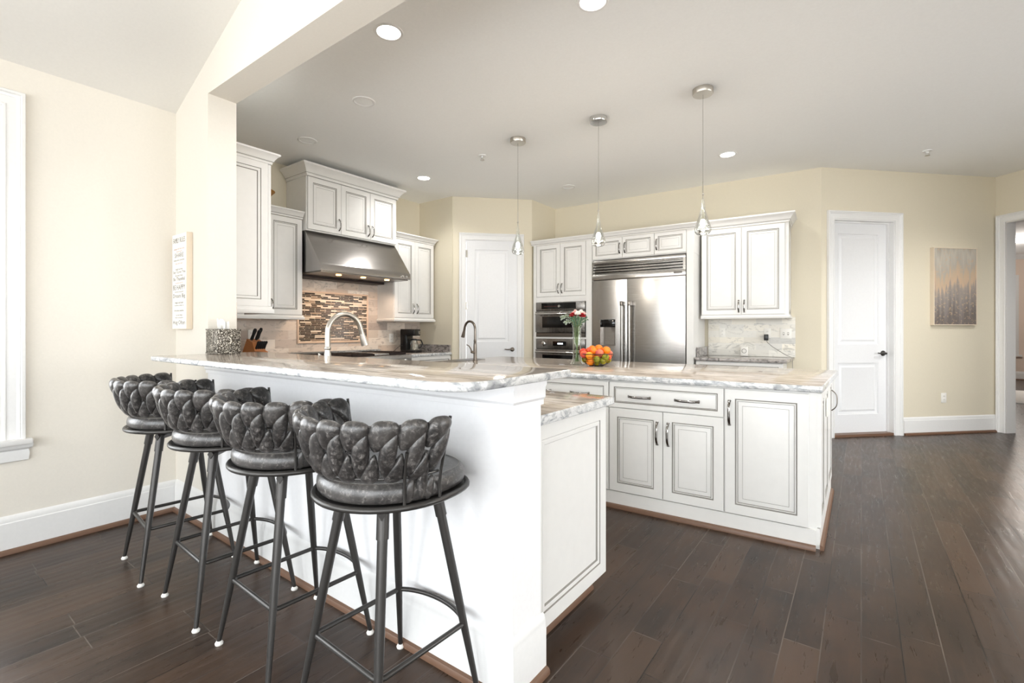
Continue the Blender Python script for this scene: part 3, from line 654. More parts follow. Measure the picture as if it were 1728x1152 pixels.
r = thing('refrigerator', 'wide stainless steel built-in refrigerator with two doors and ice dispenser', 'refrigerator', frd(.886), IA)
FWd = 1.172; sp_ = .472
mb = MB(); mb.box(0, FWd, .02, .58, .0, 2.108, 'stainless_dark'); mb.box(0, FWd, -.01, .02, 0, .09, 'black_plastic'); mb.build('body', r)
def fdoor(x0, x1, hole=None):
    mb = MB(); n = 12; z0, z1 = .10, 1.848; pts = []
    for i_ in range(n+1):
        q = i_/n; pts.append((x0+(x1-x0)*q, -.028-.016*math.sin(PI*q)))
    pts += [(x1, .018), (x0, .018)]
    if not hole: mb.prism(pts, z0, z1, 'stainless', 'z')
    else:
        mb.prism(pts, z0, hole[2], 'stainless', 'z'); mb.prism(pts, hole[3], z1, 'stainless', 'z')
        def part(a, b):
            P = [(a, .018)] + [(a+(b-a)*k/6, -.028-.016*math.sin(PI*((a+(b-a)*k/6)-x0)/(x1-x0))) for k in range(7)] + [(b, .018)]
            mb.prism(P, hole[2], hole[3], 'stainless', 'z')
        part(x0, hole[0]); part(hole[1], x1)
    return mb.build('door', r, sharp=25)
hx0, hx1 = .115, .322
dl = fdoor(.003, sp_-.003, (hx0, hx1, 1.02, 1.352)); dr = fdoor(sp_+.003, FWd-.003)
mb = MB(); mb.box(hx0, hx1, .004, .017, 1.02, 1.352, 'stainless_dark'); mb.box(hx0+.004, hx1-.004, -.04, .004, 1.255, 1.348, 'dark_glass', .003); mb.box(hx0, hx0+.008, -.05, .004, 1.02, 1.352, 'chrome'); mb.box(hx0, hx1, -.05, .004, 1.012, 1.024, 'stainless')
mb.prism([(hx0+.05, 1.03), (hx1-.02, 1.03), (hx1-.02, 1.18), (hx1-.07, 1.21), (hx1-.08, 1.255), (hx0+.06, 1.255)], -.012, .004, 'stainless', 'y'); dp = mb.build('water_dispenser', dl)
for dd, x_ in ((dl, .424), (dr, .519)):
    mb = MB(); mb.tube([(x_, -.105, .42), (x_, -.105, 1.545)], [(.016, .012)]*2, 'stainless_vertical', 14, flat=(1, 0, 0)); 
    for z_, g_ in ((1.545, 1), (.42, -1)): mb.box(x_-.018, x_+.018, -.122, -.03, z_-.028, z_+.028, 'stainless_dark', .006)
    mb.build('handle', dd)
mb = MB(); mb.box(0, FWd, -.028, .02, 1.858, 1.925, 'stainless', .004); mb.box(0, FWd, -.028, .02, 2.065, 2.105, 'stainless', .004); mb.box(0, .014, -.028, .02, 1.925, 2.065, 'stainless'); mb.box(FWd-.03, FWd, -.028, .02, 1.925, 2.065, 'stainless')
for i_ in range(4):
    z_ = 1.935+i_*.034; mb.prism([(-.026, z_), (-.022, z_+.006), (.0, z_+.026), (.006, z_+.026), (-.018, z_+.002), (-.018, z_)], .014, FWd-.03, 'chrome', 'x')
mb.box(.014, FWd-.03, .006, .02, 1.92, 2.07, 'stainless'); gl = mb.build('vent_grille', r)
mb = MB(); mb.box(FWd-.135, FWd-.04, -.032, -.028, 1.882, 1.908, 'slot_grey', .002); mb.build('badge', gl)
def oven(name, label, z0, z1, kind):
    r = thing(name, label, 'oven', frd(.048, 0, 0), IA); Wd = .742
    mb = MB(); mb.box(0, Wd, -.022, .5, z0, z1, 'black_plastic'); mb.build('body', r)
    ph = .115 if kind else .135
    mb = MB(); mb.box(0, Wd, -.038, -.0225, z1-ph, z1, 'stainless_vertical', .003)
    if kind: mb.box(.09, Wd-.13, -.0395, -.038, z1-ph+.022, z1-.012, 'dark_glass')
    else: mb.box(.27, .47, -.0395, -.038, z1-ph+.04, z1-.035, 'dark_glass')
    cp = mb.build('control_panel', r)
    mb = MB()
    if kind:
        mb.T = Matrix.Translation((.37, -.0395, z1-ph/2)) @ Matrix.Rotation(PI/2, 4, 'X'); mb.lathe([(0, 0), (.02, 0), (.018, .018), (0, .019)], 'chrome', n=18); mb.T = None; mb.build('knob', cp)
        mb = MB()
        mb.box(.13, .34, -.0405, -.0395, z1-ph*.5-.004, z1-ph*.5+.003, 'display_red')
        mb.build('display', cp)
    else:
        mb.box(.34, .42, -.0405, -.0395, z1-ph+.06, z1-.055, 'display_glow'); mb.build('display', cp)
        for x_ in (.12, .62):
            mb = MB(); mb.T = Matrix.Translation((x_, -.038, z1-ph*.52)) @ Matrix.Rotation(PI/2, 4, 'X'); mb.lathe([(0, 0), (.03, 0), (.03, .008), (.022, .012), (.02, .034), (0, .036)], 'chrome', n=20); mb.T = None; mb.build('knob', cp)
    dz1 = z1-ph-.008; dz0 = z0+(.06 if kind else .008)
    mb = MB(); mb.box(0, Wd, -.05, -.0225, dz0, dz1, 'stainless_vertical', .003); dd = mb.build('oven_door', r)
    mb = MB(); mb.box(.11, Wd-.12, -.0515, -.05, dz0+.065, dz1-.075, 'dark_glass'); mb.build('oven_window', dd)
    mb = MB(); mb.tube([(.03, -.098, dz1-.04), (Wd-.03, -.098, dz1-.04)], .0125, 'chrome', 12)
    for x_ in (.06, Wd-.06): mb.tube([(x_, -.05, dz1-.04), (x_, -.098, dz1-.04)], .009, 'chrome', 8)
    mb.build('handle', dd)
    if kind: mb = MB(); mb.box(0, Wd, -.03, -.0225, z0, z0+.05, 'stainless_dark'); mb.build('vent_strip', r)
    return r
oven('speed_oven', 'built-in stainless microwave oven with black control strip', 1.124, 1.597, 1)
oven('built_in_oven', 'built-in stainless wall oven with two knobs below the microwave', .38, 1.098, 0)
# right upper cabinet, counter and tiles
RU0, RU1 = 1.39, 2.40
r = cabinet('upper_cabinet', 'white two door wall cabinet right of the refrigerator', frd(2.175, .25), IA, .905, .382, RU0, RU1, [
    dict(k='door', x=(.006, .434), z=(RU0+.004, RU1-.004), h=[('v', .408, 1.49, .14)]), dict(k='door', x=(.438, .868), z=(RU0+.004, RU1-.004), h=[('v', .466, 1.49, .14)])])
crown(r, -.01, .905, -T_, .38, RU1, False, True, 1.0, 1.0); rail(r, 0, .905, -T_, .38, RU0, False, True, .042)
mb = front_mesh(.02, .37, RU0+.01, RU1-.01, dprof(.045)); mb.T = None; o = mb.build('end_panel', r); o.location = (.885, 0, 0); o.rotation_euler[2] = PI/2; 
r = cabinet('base_cabinet', 'white base cabinet with a drawer right of the refrigerator', frd(2.165, .0), IA, .875, .62, .1, .866, [
    dict(k='drawer', x=(.006, .869), z=(.70, .858), h=[('h', .44, .78, .15)]), dict(k='door', x=(.006, .436), z=(.11, .694), h=[('v', .40, .6, .13)]), dict(k='door', x=(.44, .869), z=(.11, .694), h=[('v', .475, .6, .13)])], toe=(0, .06))
pts = [frd(2.155, -.04), frd(3.075, -.04), frd(3.115, .628), frd(2.155, .628)]
counter('side_countertop', 'short grey stone counter between refrigerator and angled wall', [(p[0], p[1]) for p in pts], .868, .902, 'stone_dark', 'stone_dark')
r = thing('backsplash_upstand', 'low stone upstand against the refrigerator side panel', 'backsplash', frd(2.152, .1, .903), IA); mb = MB(); mb.box(0, .022, 0, .5, 0, .11, 'stone_dark'); mb.build('slab', r)
r = thing('tile_backsplash', 'pale marble subway tile under the right wall cabinet', 'backsplash', frd(2.18, .634, .903), IA); mb = MB(); mb.box(0, .945, -.01, 0, 0, .46, 'tile_marble_cool'); mb.build('marble_tile', r)
def outlet(name, label, loc, rz, w_=.072, h_=.116, kind='duplex', cat='outlet', group=None):
    r = thing(name, label, cat, loc, rz, group); mb = MB(); mb.box(-w_/2, w_/2, -.006, 0, -h_/2, h_/2, 'white_plastic', .002); mb.build('cover_plate', r)
    mb = MB()
    if kind == 'duplex':
        for z_ in (-.02, .02):
            mb.box(-.016, .016, -.008, -.006, z_-.013, z_+.013, 'white_plastic', .001)
            for x_ in (-.006, .006): mb.box(x_-.0015, x_+.0015, -.0085, -.008, z_-.004, z_+.006, 'slot_grey')
        mb.build('receptacle', r)
    else:
        for x_ in (-.023, .023):
            mb = MB(); mb.box(x_-.005, x_+.005, -.014, -.006, -.008, .012, 'white_plastic', .001); mb.box(x_-.008, x_+.008, -.0065, -.006, -.016, .016, 'slot_grey'); mb.build('toggle', r)
    return r
outlet('outlet', 'single outlet on the pale tile nearest the refrigerator', frd(2.345, .623, 1.185), IA)
outlet('outlet', 'outlet on the pale tile with the black charger plugged in', frd(2.84, .623, 1.18), IA)
outlet('light_switch', 'double toggle light switch at the right end of the pale tile', frd(3.03, .623, 1.175), IA, .116, .116, 'switch', 'light switch')
outlet('outlet', 'outlet on the beige tile behind the knife block', (-5.156, 2.40, 1.165), 90)
outlet('outlet', 'outlet on the beige tile left of the coffee maker', (-5.156, 4.24, 1.11), 90)
q = Vector(FW1)+Vector((.7071, .7071))*1.615; outlet('outlet', 'low outlet on the cream wall below the painting', (q.x, q.y, .42), 45)
r = thing('phone_charger', 'black plug-in charger with a thin cord trailing over the counter', 'charger', frd(2.83, .616, 1.13), IA)
mb = MB(); mb.box(-.023, .023, -.04, -.0, -.035, .035, 'black_plastic', .004); mb.build('plug', r)
mb = MB(); mb.tube([(0, -.02, -.03), (.012, -.022, -.06), (.07, -.05, -.11), (.14, -.1, -.155), (.21, -.18, -.195), (.255, -.24, -.21), (.27, -.25, -.222), (.279, -.255, -.24), (.279, -.25, -.36)], .0028, 'slot_grey', 6); mb.build('cord', r)
r = thing('smart_plug', 'small white square gadget with a round face standing against the tile', 'gadget', frd(2.595, .60, .9025), IA); mb = MB(); mb.box(-.042, .042, -.018, .0, 0, .115, 'white_plastic', .008); mb.build('body', r)
mb = MB(); mb.T = Matrix.Translation((0, -.018, .062)) @ Matrix.Rotation(PI/2, 4, 'X'); mb.lathe([(.022, 0), (.027, 0), (.027, .003), (.022, .003), (.022, 0)], 'slot_grey', n=20); mb.T = None; mb.build('dial', r)

# ------------------------------------------------------------------ small things on the range wall
r = thing('coffee_maker', 'black drip coffee maker on the stone counter right of the range', 'coffee maker', (-4.92, 4.37, .914), 112)
mb = MB(); mb.box(-.095, .095, -.13, .10, 0, .032, 'black_plastic', .008); mb.box(-.095, .095, .005, .10, .03, .30, 'black_plastic', .01); mb.box(-.095, .095, -.11, .10, .225, .315, 'black_plastic', .01); mb.build('body', r)
mb = MB(); mb.box(.03, .085, -.1135, -.11, .245, .29, 'stainless', .001); mb.build('control_panel', r)
mb = MB(); mb.lathe([(0, .034), (.055, .034), (.068, .06), (.066, .10), (.045, .155), (.048, .165), (.045, .165), (.042, .155), (.063, .10), (.065, .06), (.053, .037), (0, .037)], 'clear_glass', (0, -.055, 0), 24); cf = mb.build('carafe', r)
mb = MB(); mb.lathe([(0, .163), (.05, .163), (.05, .175), (.03, .185), (0, .186)], 'black_plastic', (0, -.055, 0), 20); mb.build('lid', cf)
mb = MB(); mb.tube([(.03, -.095, .17), (.06, -.13, .165), (.075, -.145, .12), (.06, -.13, .07), (.045, -.105, .06)], .009, 'black_plastic', 8); mb.build('handle', cf)
mb = MB(); mb.tube([(-.09, .06, .1), (-.13, .09, .09), (-.18, .14, .03), (-.20, .17, .004)], .003, 'black_plastic', 6); mb.build('cord', r)
kb = thing('knife_block', 'slanted wooden knife block on the counter under the left wall cabinet', 'knife block', (-4.95, 2.33, .914), 108)
mb = MB(); mb.prism([(-.11, 0), (.09, 0), (.09, .05), (.02, .215), (-.055, .18)], -.068, .068, 'knife_block_wood', 'x'); mb.prism([(-.13, 0), (-.09, 0), (-.07, .1), (-.11, .085)], -.068, .068, 'knife_block_wood', 'x'); mb.build('block', kb)
kmat = Matrix.Translation((-4.95, 2.33, .914)) @ Matrix.Rotation(math.radians(108), 4, 'Z')
def knife(label, x, y, z, L, rr, group):
    p = kmat @ Vector((x, y, z)); r = thing('kitchen_knife', label, 'knife', p, 108, group); d = Vector((0, -.43, .9))
    mb = MB(); mb.tube([tuple(d*q*L) for q in (.0, .12, .5, .85, 1)], [(rr*.8, rr*1.1), (rr, rr*1.5), (rr*.85, rr*1.3), (rr, rr*1.7), (rr*.6, rr)], 'black_plastic', 10); mb.build('grip', r)
    mb = MB(); mb.tube([tuple(d*-.06), tuple(d*.004)], [(.0012, .011), (.0015, .012)], 'chrome', 6); mb.build('blade', r)
knife('large black handled knife at the left of the knife block', -.048, -.02, .205, .125, .011, 'knives in the block'); knife('black handled knife in the back middle of the block', .012, -.015, .205, .11, .010, 'knives in the block'); knife('black handled knife at the back right of the block', .048, .005, .213, .125, .010, 'knives in the block')
for i_ in range(5): knife('%s small black steak knife from the left in the front row of the block' % ['first', 'second', 'third', 'fourth', 'fifth'][i_], -.046+i_*.025, -.075, .115, .085, .0075, 'steak knives in the front row')
r = thing('wooden_bowl', 'turned wooden bowl stored on top of the left wall cabinet', 'bowl', (-4.99, 2.36, 2.478)); mb = MB(); mb.lathe([(0, 0), (.06, 0), (.1, .06), (.165, .15), (.185, .168), (.17, .168), (.09, .07), (.05, .015), (0, .012)], 'deco_wood', n=28); mb.build('bowl', r)

# ------------------------------------------------------------------ faucets and sinks
def faucet(name, label, loc, rz, H, R, reach, rr, m, headL, lever_side, slimbase):
    r = thing(name, label, 'faucet', loc, rz)      # spout points along local -y... reach
    mb = MB(); mb.lathe([(0, 0), (rr*2.0, 0), (rr*2.0, .006), (rr*1.55, .012), (rr*1.35, .05), (rr*1.5, .10), (rr*1.3, .16), (rr*1.05, .19), (rr*1.25, .195), (rr*1.25, .205), (rr*1.0, .21), (0, .21)], m, n=20); mb.build('base', r)
    zc = H-R; pts = [(0, 0, .20), (0, 0, zc*.75), (0, 0, zc)]
    for i_ in range(1, 15):
        a_ = PI*i_/14*.93; pts.append((0, -R+R*math.cos(a_), zc+R*math.sin(a_)))
    e_ = Vector(pts[-1]); d_ = (Vector(pts[-1])-Vector(pts[-2])).normalized(); p2 = e_+d_*.03; pts.append(tuple(p2))
    mb = MB(); mb.tube(pts, rr, m, 14); mb.build('spout', r)
    mb = MB(); mb.tube([tuple(p2), tuple(p2+d_*.01), tuple(p2+d_*headL*.6), tuple(p2+d_*headL)], [rr*1.02, rr*1.1, rr*1.35, rr*1.55], m, 16); mb.build('spray_head', r)
    mb = MB(); s_ = lever_side; mb.tube([(0, 0, .085), (s_*.03, 0, .088), (s_*.05, 0, .09)], [rr*1.1, rr*1.2, rr*.9], m, 12); mb.tube([(s_*.045, 0, .095), (s_*.055, -.004, .125), (s_*.075, -.006, .15), (s_*.10, -.006, .163)], [.007, .006, .0055, .005], m, 8); mb.build('lever', r)
faucet('kitchen_faucet', 'large brushed nickel gooseneck faucet rising behind the bar counter', (-2.512, 1.60, .914), 180, .402, .115, .23, .0155, 'nickel', .075, 1, True)
faucet('bar_faucet', 'dark nickel gooseneck faucet at the left end of the island', (-3.10, 3.60, .911), -100, .395, .085, .17, .012, 'dark_nickel', .07, 1, True)
def sink(label, x0, x1, y0, y1, z):
    mb = MB(); mb.molding([(x0, y0), (x1, y0), (x1, y1), (x0, y1)], [(0, z+.001), (.012, z+.003), (.016, z+.001)], 'stainless_dark', closed=True); mb.poly([(x0, y0, z+.0012), (x1, y0, z+.0012), (x1, y1, z+.0012), (x0, y1, z+.0012)], 'black_plastic'); return tag(mb.build('sink'), label, 'sink')
sink('dark prep sink set in the left end of the island', -3.36, -3.20, 3.42, 3.85, .911)
sink('sink in the lower counter behind the bar', -2.85, -2.15, 1.68, 2.0, .914)

# ------------------------------------------------------------------ bar counter, island decor
r = thing('tissue_box', 'embossed silver tin tissue box cover on the bar counter at the wall end', 'tissue box', (-3.152, 1.302, 1.0755))
mb = MB(); mb.box(-.082, .082, -.066, .066, 0, .150, 'embossed_tin', .004); mb.box(-.084, .084, -.068, .068, .0, .008, 'embossed_tin', .002); mb.box(-.084, .084, -.068, .068, .142, .151, 'embossed_tin', .002); mb.build('tin_cover', r)
mb = MB(); n_ = 10
for k_ in range(3):
    a0 = k_*1.1; rows = []
    for zi in range(5):
        zq = .148+zi*.016; rows.append([mb.v((-.008+.034*math.cos(a0)*(j/n_*2-1)+.006*math.sin(j*1.3+k_+zi*.5), .028*math.sin(a0)*(j/n_*2-1)+.007*math.cos(j*1.7+k_), zq-(.004*zi*(j/n_)) + .004*math.sin(j*1.1+k_*2)*(zi/4))) for j in range(n_+1)])
    for A, B in zip(rows, rows[1:]):
        for j in range(n_): mb.f([A[j], A[j+1], B[j+1], B[j]], 'paper')
mb.build('tissue', r, recalc=False)
# wall sign
sg = thing('sign_board', 'narrow white canvas sign with family rules lettering on the wall by the bar', 'sign', (-3.71, YB-.001, 1.225))
SWd, SHt, STh = .235, .625, .036
mb = MB(); mb.box(0, SWd, -STh, 0, 0, SHt, 'sign_edge', .003); mb.box(.003, SWd-.003, -STh-.0008, -STh+.001, .003, SHt-.003, 'sign_paper'); mb.build('canvas', sg)
LINES = [('FAMILY RULES', .565, .036, 'd'), ('always tell the truth', .520, .013, 'p'), ('work hard', .503, .013, 'p'), ('SHARE', .470, .030, 'd'), ('keep your promises', .447, .013, 'g'), ('help each other', .425, .012, 'p'), ('laugh out loud', .388, .012, 'd'), ('Say I Love You', .366, .020, 'd'), ('do your best', .346, .014, 'g'), ('Be Thankful', .318, .024, 'd'), ('use kind words', .298, .012, 'p'), ('BE HAPPY', .258, .034, 'd'), ('be proud of yourself', .240, .010, 'g'), ('Dream Big', .206, .028, 'd'), ('laugh out loud', .168, .014, 'g'), ('say please and thank you', .152, .009, 'g'), ('love one another', .116, .014, 'g'), ('try new things', .088, .011, 'd'), ('listen to your parents', .072, .009, 'g'), ('Hug Often', .032, .028, 'd')]
vsx, fcs, mis = [], [], []
dg = None
tmp = []
for txt, z_, h_, k_ in LINES:
    cu = bpy.data.curves.new('text', 'FONT'); cu.body = txt; cu.size = h_*1.35; cu.align_x = 'CENTER'; cu.resolution_u = 2
    o = bpy.data.objects.new('text', cu); C.objects.link(o); tmp.append((o, z_, h_, k_))
bpy.context.view_layer.update(); dg = bpy.context.evaluated_depsgraph_get()
for o, z_, h_, k_ in tmp:
    me = o.evaluated_get(dg).to_mesh(); xs = [v.co.x for v in me.vertices]; wd = max(xs)-min(xs); fx = min(1.25, (SWd-.035)/wd); b0 = len(vsx)
    cx = (max(xs)+min(xs))/2
    vsx += [((v.co.x-cx)*fx+SWd/2, -STh-.0015, v.co.y+z_) for v in me.vertices]
    for p in me.polygons: fcs.append([b0+q for q in p.vertices]); mis.append(0 if k_ != 'p' else 1)
    o.evaluated_get(dg).to_mesh_clear()
for o, *_ in tmp: cu = o.data; bpy.data.objects.remove(o); bpy.data.curves.remove(cu)
me = bpy.data.meshes.new('lettering'); me.from_pydata(vsx, [], fcs); me.materials.append(M['ink_grey']); me.materials.append(M['ink_pink'])
for p, i_ in zip(me.polygons, mis): p.material_index = i_
o = bpy.data.objects.new('lettering', me); C.objects.link(o); o.parent = sg
# vase and flowers
VX, VY, VZ = -2.03, 3.735, .9115
r = thing('vase', 'tall clear glass vase with a flared foot on the island', 'vase', (VX, VY, VZ))
mb = MB(); mb.lathe([(0, 0), (.056, 0), (.058, .006), (.046, .03), (.037, .07), (.035, .2), (.036, .32), (.044, .35), (.041, .35), (.033, .32), (.032, .2), (.033, .07), (.034, .03), (.0, .022)], 'vase_glass', n=28); mb.build('vase_body', r)
rv = random.Random(3)
VR = Vector((.899, .437, 0)); VD = Vector((.437, -.899, 0))     # across and towards the room
def stem_obj(parent, top, foot, r_=.0019):
    mid = (Vector(top)+Vector(foot))/2+Vector((rv.uniform(-.008, .008), rv.uniform(-.008, .008), .02)); mb = MB(); mb.tube([foot, tuple(mid), top], r_, 'stem_green', 6); return mb.build('stem', parent)
def flower(label, u, d, z, rad, m, group, layers=4, flat=.7):
    c = Vector((VX, VY, VZ)); r = thing('cut_flower', label, 'flower', c+Vector((0, 0, .024)), 0, group)
    hp = VR*u+VD*d+Vector((0, 0, z-.024)); foot = VR*(-u*.25)+VD*(-d*.2); stem_obj(r, tuple(hp), tuple(foot))
    mb = MB(); ax = (hp-Vector(foot)+Vector((0, 0, .1))+VD*.12).normalized(); q = ax.to_track_quat('Z', 'Y').to_matrix()
    mb.ball(hp, rad*.38, m, 10, 6)
    for L_ in range(layers):
        n_ = 5+2*L_; R_ = rad*(.35+.65*L_/(layers-1)); hz = rad*flat*(.55-.75*L_/(layers-1))
        for k_ in range(n_):
            a_ = 2*PI*(k_+.5*L_)/n_+rv.uniform(-.15, .15); pw = R_*1.25*PI/n_
            rows = []
            for i_ in range(4):
                t_ = i_/3; rows.append([mb.v(hp + q @ Vector(((R_*t_)*math.cos(a_)-pw*w_*math.sin(a_)*(.35+.9*t_-.35*t_*t_), (R_*t_)*math.sin(a_)+pw*w_*math.cos(a_)*(.35+.9*t_-.35*t_*t_), hz+rad*.30*t_*t_*(1-L_*.2)-abs(w_)*rad*.06+rv.uniform(-.02, .02)*rad))) for w_ in (-1, 0, 1)])
            for A, B in zip(rows, rows[1:]):
                for j in range(2): mb.f([A[j], A[j+1], B[j+1], B[j]], m)
    mb.build('bloom', r, recalc=False)
flower('red flower at the left of the bouquet in the vase', -.036, .03, .438, .034, 'petal_red', 'flowers in the glass vase')
flower('red flower at the right of the bouquet in the vase', .046, .03, .432, .034, 'petal_red', 'flowers in the glass vase')
flower('white flower in the centre front of the bouquet', .008, .036, .452, .031, 'petal_white', 'flowers in the glass vase')
flower('blush white flower at the top left of the bouquet', -.014, .0, .468, .028, 'petal_blush', 'flowers in the glass vase')
flower('white flower at the top right of the bouquet', .036, -.006, .468, .029, 'petal_white', 'flowers in the glass vase')
flower('blush white flower at the right edge of the bouquet', .062, .008, .452, .022, 'petal_blush', 'flowers in the glass vase', 3)
flower('white flower at the back of the bouquet', .0, -.04, .452, .028, 'petal_white', 'flowers in the glass vase')
def sprig(label, us, m, n_=9, ls=.024):
    c = Vector((VX, VY, VZ)); r = thing('leaf_sprig', label, 'foliage', c+Vector((0, 0, .024)), 0, 'greenery in the glass vase')
    P = [VR*a_+VD*b_+Vector((0, 0, z_-.024)) for a_, b_, z_ in us]; mb = MB(); mb.tube([tuple(p) for p in P], .0022, 'stem_green', 6); mb.build('stem', r)
    mb = MB()
    for i_ in range(n_):
        t_ = .38+.62*i_/(n_-1); f_ = t_*(len(P)-1); k_ = min(int(f_), len(P)-2); p = P[k_].lerp(P[k_+1], f_-k_); d = (P[k_+1]-P[k_]).normalized()
        for s_ in (-1, 1):
            ax = (d*.5+d.cross(VD)*s_*.9+VD*rv.uniform(-.4, .6)).normalized(); wv = ax.cross(VD+Vector((0, 0, .4))).normalized(); L_ = ls*rv.uniform(.8, 1.2); up = ax.cross(wv)
            row = [mb.v(p)]; a1 = mb.v(p+ax*L_*.5+wv*L_*.28+up*.002); b1 = mb.v(p+ax*L_*.5-wv*L_*.28+up*.002); m1 = mb.v(p+ax*L_*.55-up*.002); e1 = mb.v(p+ax*L_)
            mb.f([row[0], a1, m1], m); mb.f([row[0], m1, b1], m); mb.f([a1, e1, m1], m); mb.f([m1, e1, b1], m)
    mb.build('leaves', r, recalc=False)
sprig('long grey green sprig reaching left from the vase', [(.01, 0, .03), (-.02, 0, .33), (-.05, .02, .42), (-.10, .03, .43), (-.135, .03, .415)], 'leaf_sage', 10)
sprig('grey green sprig drooping at the left of the vase', [(.015, .0, .03), (-.022, .012, .33), (-.045, .035, .385), (-.085, .045, .385), (-.10, .05, .37)], 'leaf_sage', 8)
sprig('dark green sprig at the right of the vase', [(-.01, 0, .03), (.02, .01, .33), (.045, .03, .385), (.085, .035, .405)], 'leaf_dark', 7)
sprig('dark green foliage at the front of the vase rim', [(0, -.01, .03), (-.005, .02, .33), (-.01, .045, .38), (-.03, .06, .415)], 'leaf_dark', 8, .03)
sprig('dark green foliage under the red flowers', [(0, -.012, .03), (.012, .02, .33), (.022, .045, .375), (.03, .06, .41)], 'leaf_dark', 8, .03)
# fruit bowl
BX, BY, BZ = -1.83, 3.715, .9115
BP = [(.0, .004), (.06, .004), (.088, .016), (.118, .042), (.136, .075), (.142, .105)]
def bowl_r(z):
    for (a0, z0), (a1, z1) in zip(BP, BP[1:]):
        if z0 <= z <= z1 and z1 > z0: return a0+(a1-a0)*(z-z0)/(z1-z0)
    return BP[-1][0]
r = thing('fruit_bowl', 'round dark wire bowl heaped with fruit on the island', 'bowl', (BX, BY, BZ))
mb = MB()
for rr_, zz_ in ((.142, .105),): mb.tube([(rr_*math.cos(2*PI*k/40), rr_*math.sin(2*PI*k/40), zz_) for k in range(40)], .0032, 'bowl_wire', 8, closed=True)
mb.build('rim', r)
mb = MB()
for zz_ in (.008, .024, .042, .060, .080): rr_ = bowl_r(zz_); mb.tube([(rr_*math.cos(2*PI*k/40), rr_*math.sin(2*PI*k/40), zz_) for k in range(40)], .0014, 'bowl_wire', 6, closed=True)
for k in range(14):
    a_ = 2*PI*k/14; mb.tube([(q*math.cos(a_), q*math.sin(a_), z_) for q, z_ in BP], .0016, 'bowl_wire', 6)
mb.lathe([(0, .002), (.062, .002), (.062, .0), (.0, .0)], 'bowl_wire', n=24); mb.build('wire_basket', r)
FR = [  # across, depth toward camera, height, radius, material, label
 (-.112, -.01, .118, .034, 'apple_skin', 'red blushed peach at the far left of the fruit bowl'), (-.104, .055, .100, .034, 'peach_skin', 'orange peach at the left front of the fruit bowl rim'),
 (-.062, .0, .130, .030, 'apple_skin', 'red orange fruit behind the left front peach'), (-.036, -.05, .140, .034, 'orange_peel', 'orange at the back left of the heap'),
 (-.024, .035, .128, .032, 'orange_peel', 'orange at the centre left of the heap'), (.020, -.012, .148, .035, 'orange_peel', 'orange on top of the heap at the middle'),
 (.026, .062, .112, .036, 'pink_peach', 'pink peach at the centre front of the bowl'), (.082, .02, .134, .036, 'orange_peel', 'orange at the right top of the heap'),
 (.106, -.012, .104, .033, 'pink_peach', 'pink peach at the right rim of the bowl'), (-.060, .092, .092, .033, 'lemon_peel', 'yellow orange fruit at the front left of the bowl'),
 (.076, .080, .080, .031, 'lime_peel', 'yellow fruit behind the right front wires'), (.102, .055, .082, .030, 'peach_skin', 'reddish fruit behind the right rim wires'),
 (-.098, .020, .056, .030, 'lime_peel', 'green yellow fruit low at the left of the bowl'), (-.050, .062, .041, .036, 'orange_peel', 'orange low at the front left of the bowl'),
 (.004, .088, .060, .031, 'lime_peel', 'round green lime low at the front centre'), (.055, .070, .048, .030, 'lime_peel', 'green lime low at the right front'),
 (.094, .022, .056, .031, 'lime_peel', 'green yellow lime low at the far right'), (.004, .050, .034, .028, 'lime_peel', 'olive green lime at the bottom of the bowl'),
 (-.02, -.03, .064, .036, 'orange_peel', 'orange buried in the middle of the bowl'), (.05, -.03, .062, .036, 'orange_peel', 'orange buried at the right middle of the bowl'), (-.05, -.075, .07, .034, 'peach_skin', 'peach at the back of the bowl'), (.03, -.09, .075, .034, 'orange_peel', 'orange at the back of the bowl'), (0, 0, .034, .028, 'lime_peel', 'lime at the very bottom of the bowl'), (.075, -.06, .09, .034, 'peach_skin', 'peach at the back right of the bowl')]
for a_, d_, z_, q_, m_, lb in FR:
    p = Vector((BX, BY, BZ+z_))+VR*a_+VD*d_; nm = {'apple_skin': 'peach', 'peach_skin': 'peach', 'orange_peel': 'orange', 'pink_peach': 'peach', 'lemon_peel': 'orange', 'lime_peel': 'lime'}[m_]
    hd = math.hypot(a_, d_); lim = bowl_r(min(z_, .105))-q_*.9
    if z_ < .1 and hd > lim > 0: p -= (VR*a_+VD*d_)*(1-lim/hd)
    mb = MB(); mb.ball((0, 0, 0), (q_, q_, q_*.95), m_, 20, 14); mb.ball((0, 0, q_*.94), (.003, .003, .002), 'leaf_dark', 8, 4)
    o = mb.build(nm, None, p); o.rotation_euler = (rv.uniform(-.8, .8), rv.uniform(-.8, .8), rv.uniform(0, 6)); tag(o, lb, 'fruit', 'fruit in the wire bowl')
# painting
q = Vector(FW1)+Vector((.7071, .7071))*1.43
r = thing('painting', 'abstract grey and tan canvas in a thin frame on the cream wall', 'painting', (q.x, q.y, 1.275), 45)
PW, PH = .60, .905
mb = MB(); mb.box(.008, PW-.008, -.040, -.004, .008, PH-.008, 'abstract_art'); mb.build('canvas', r)
mb = MB()
for b_ in ((0, .008, 0, PH), (PW-.008, PW, 0, PH), (.008, PW-.008, 0, .008), (.008, PW-.008, PH-.008, PH)): mb.box(b_[0], b_[1], -.045, -.002, b_[2], b_[3], 'sign_edge')
mb.build('frame', r)

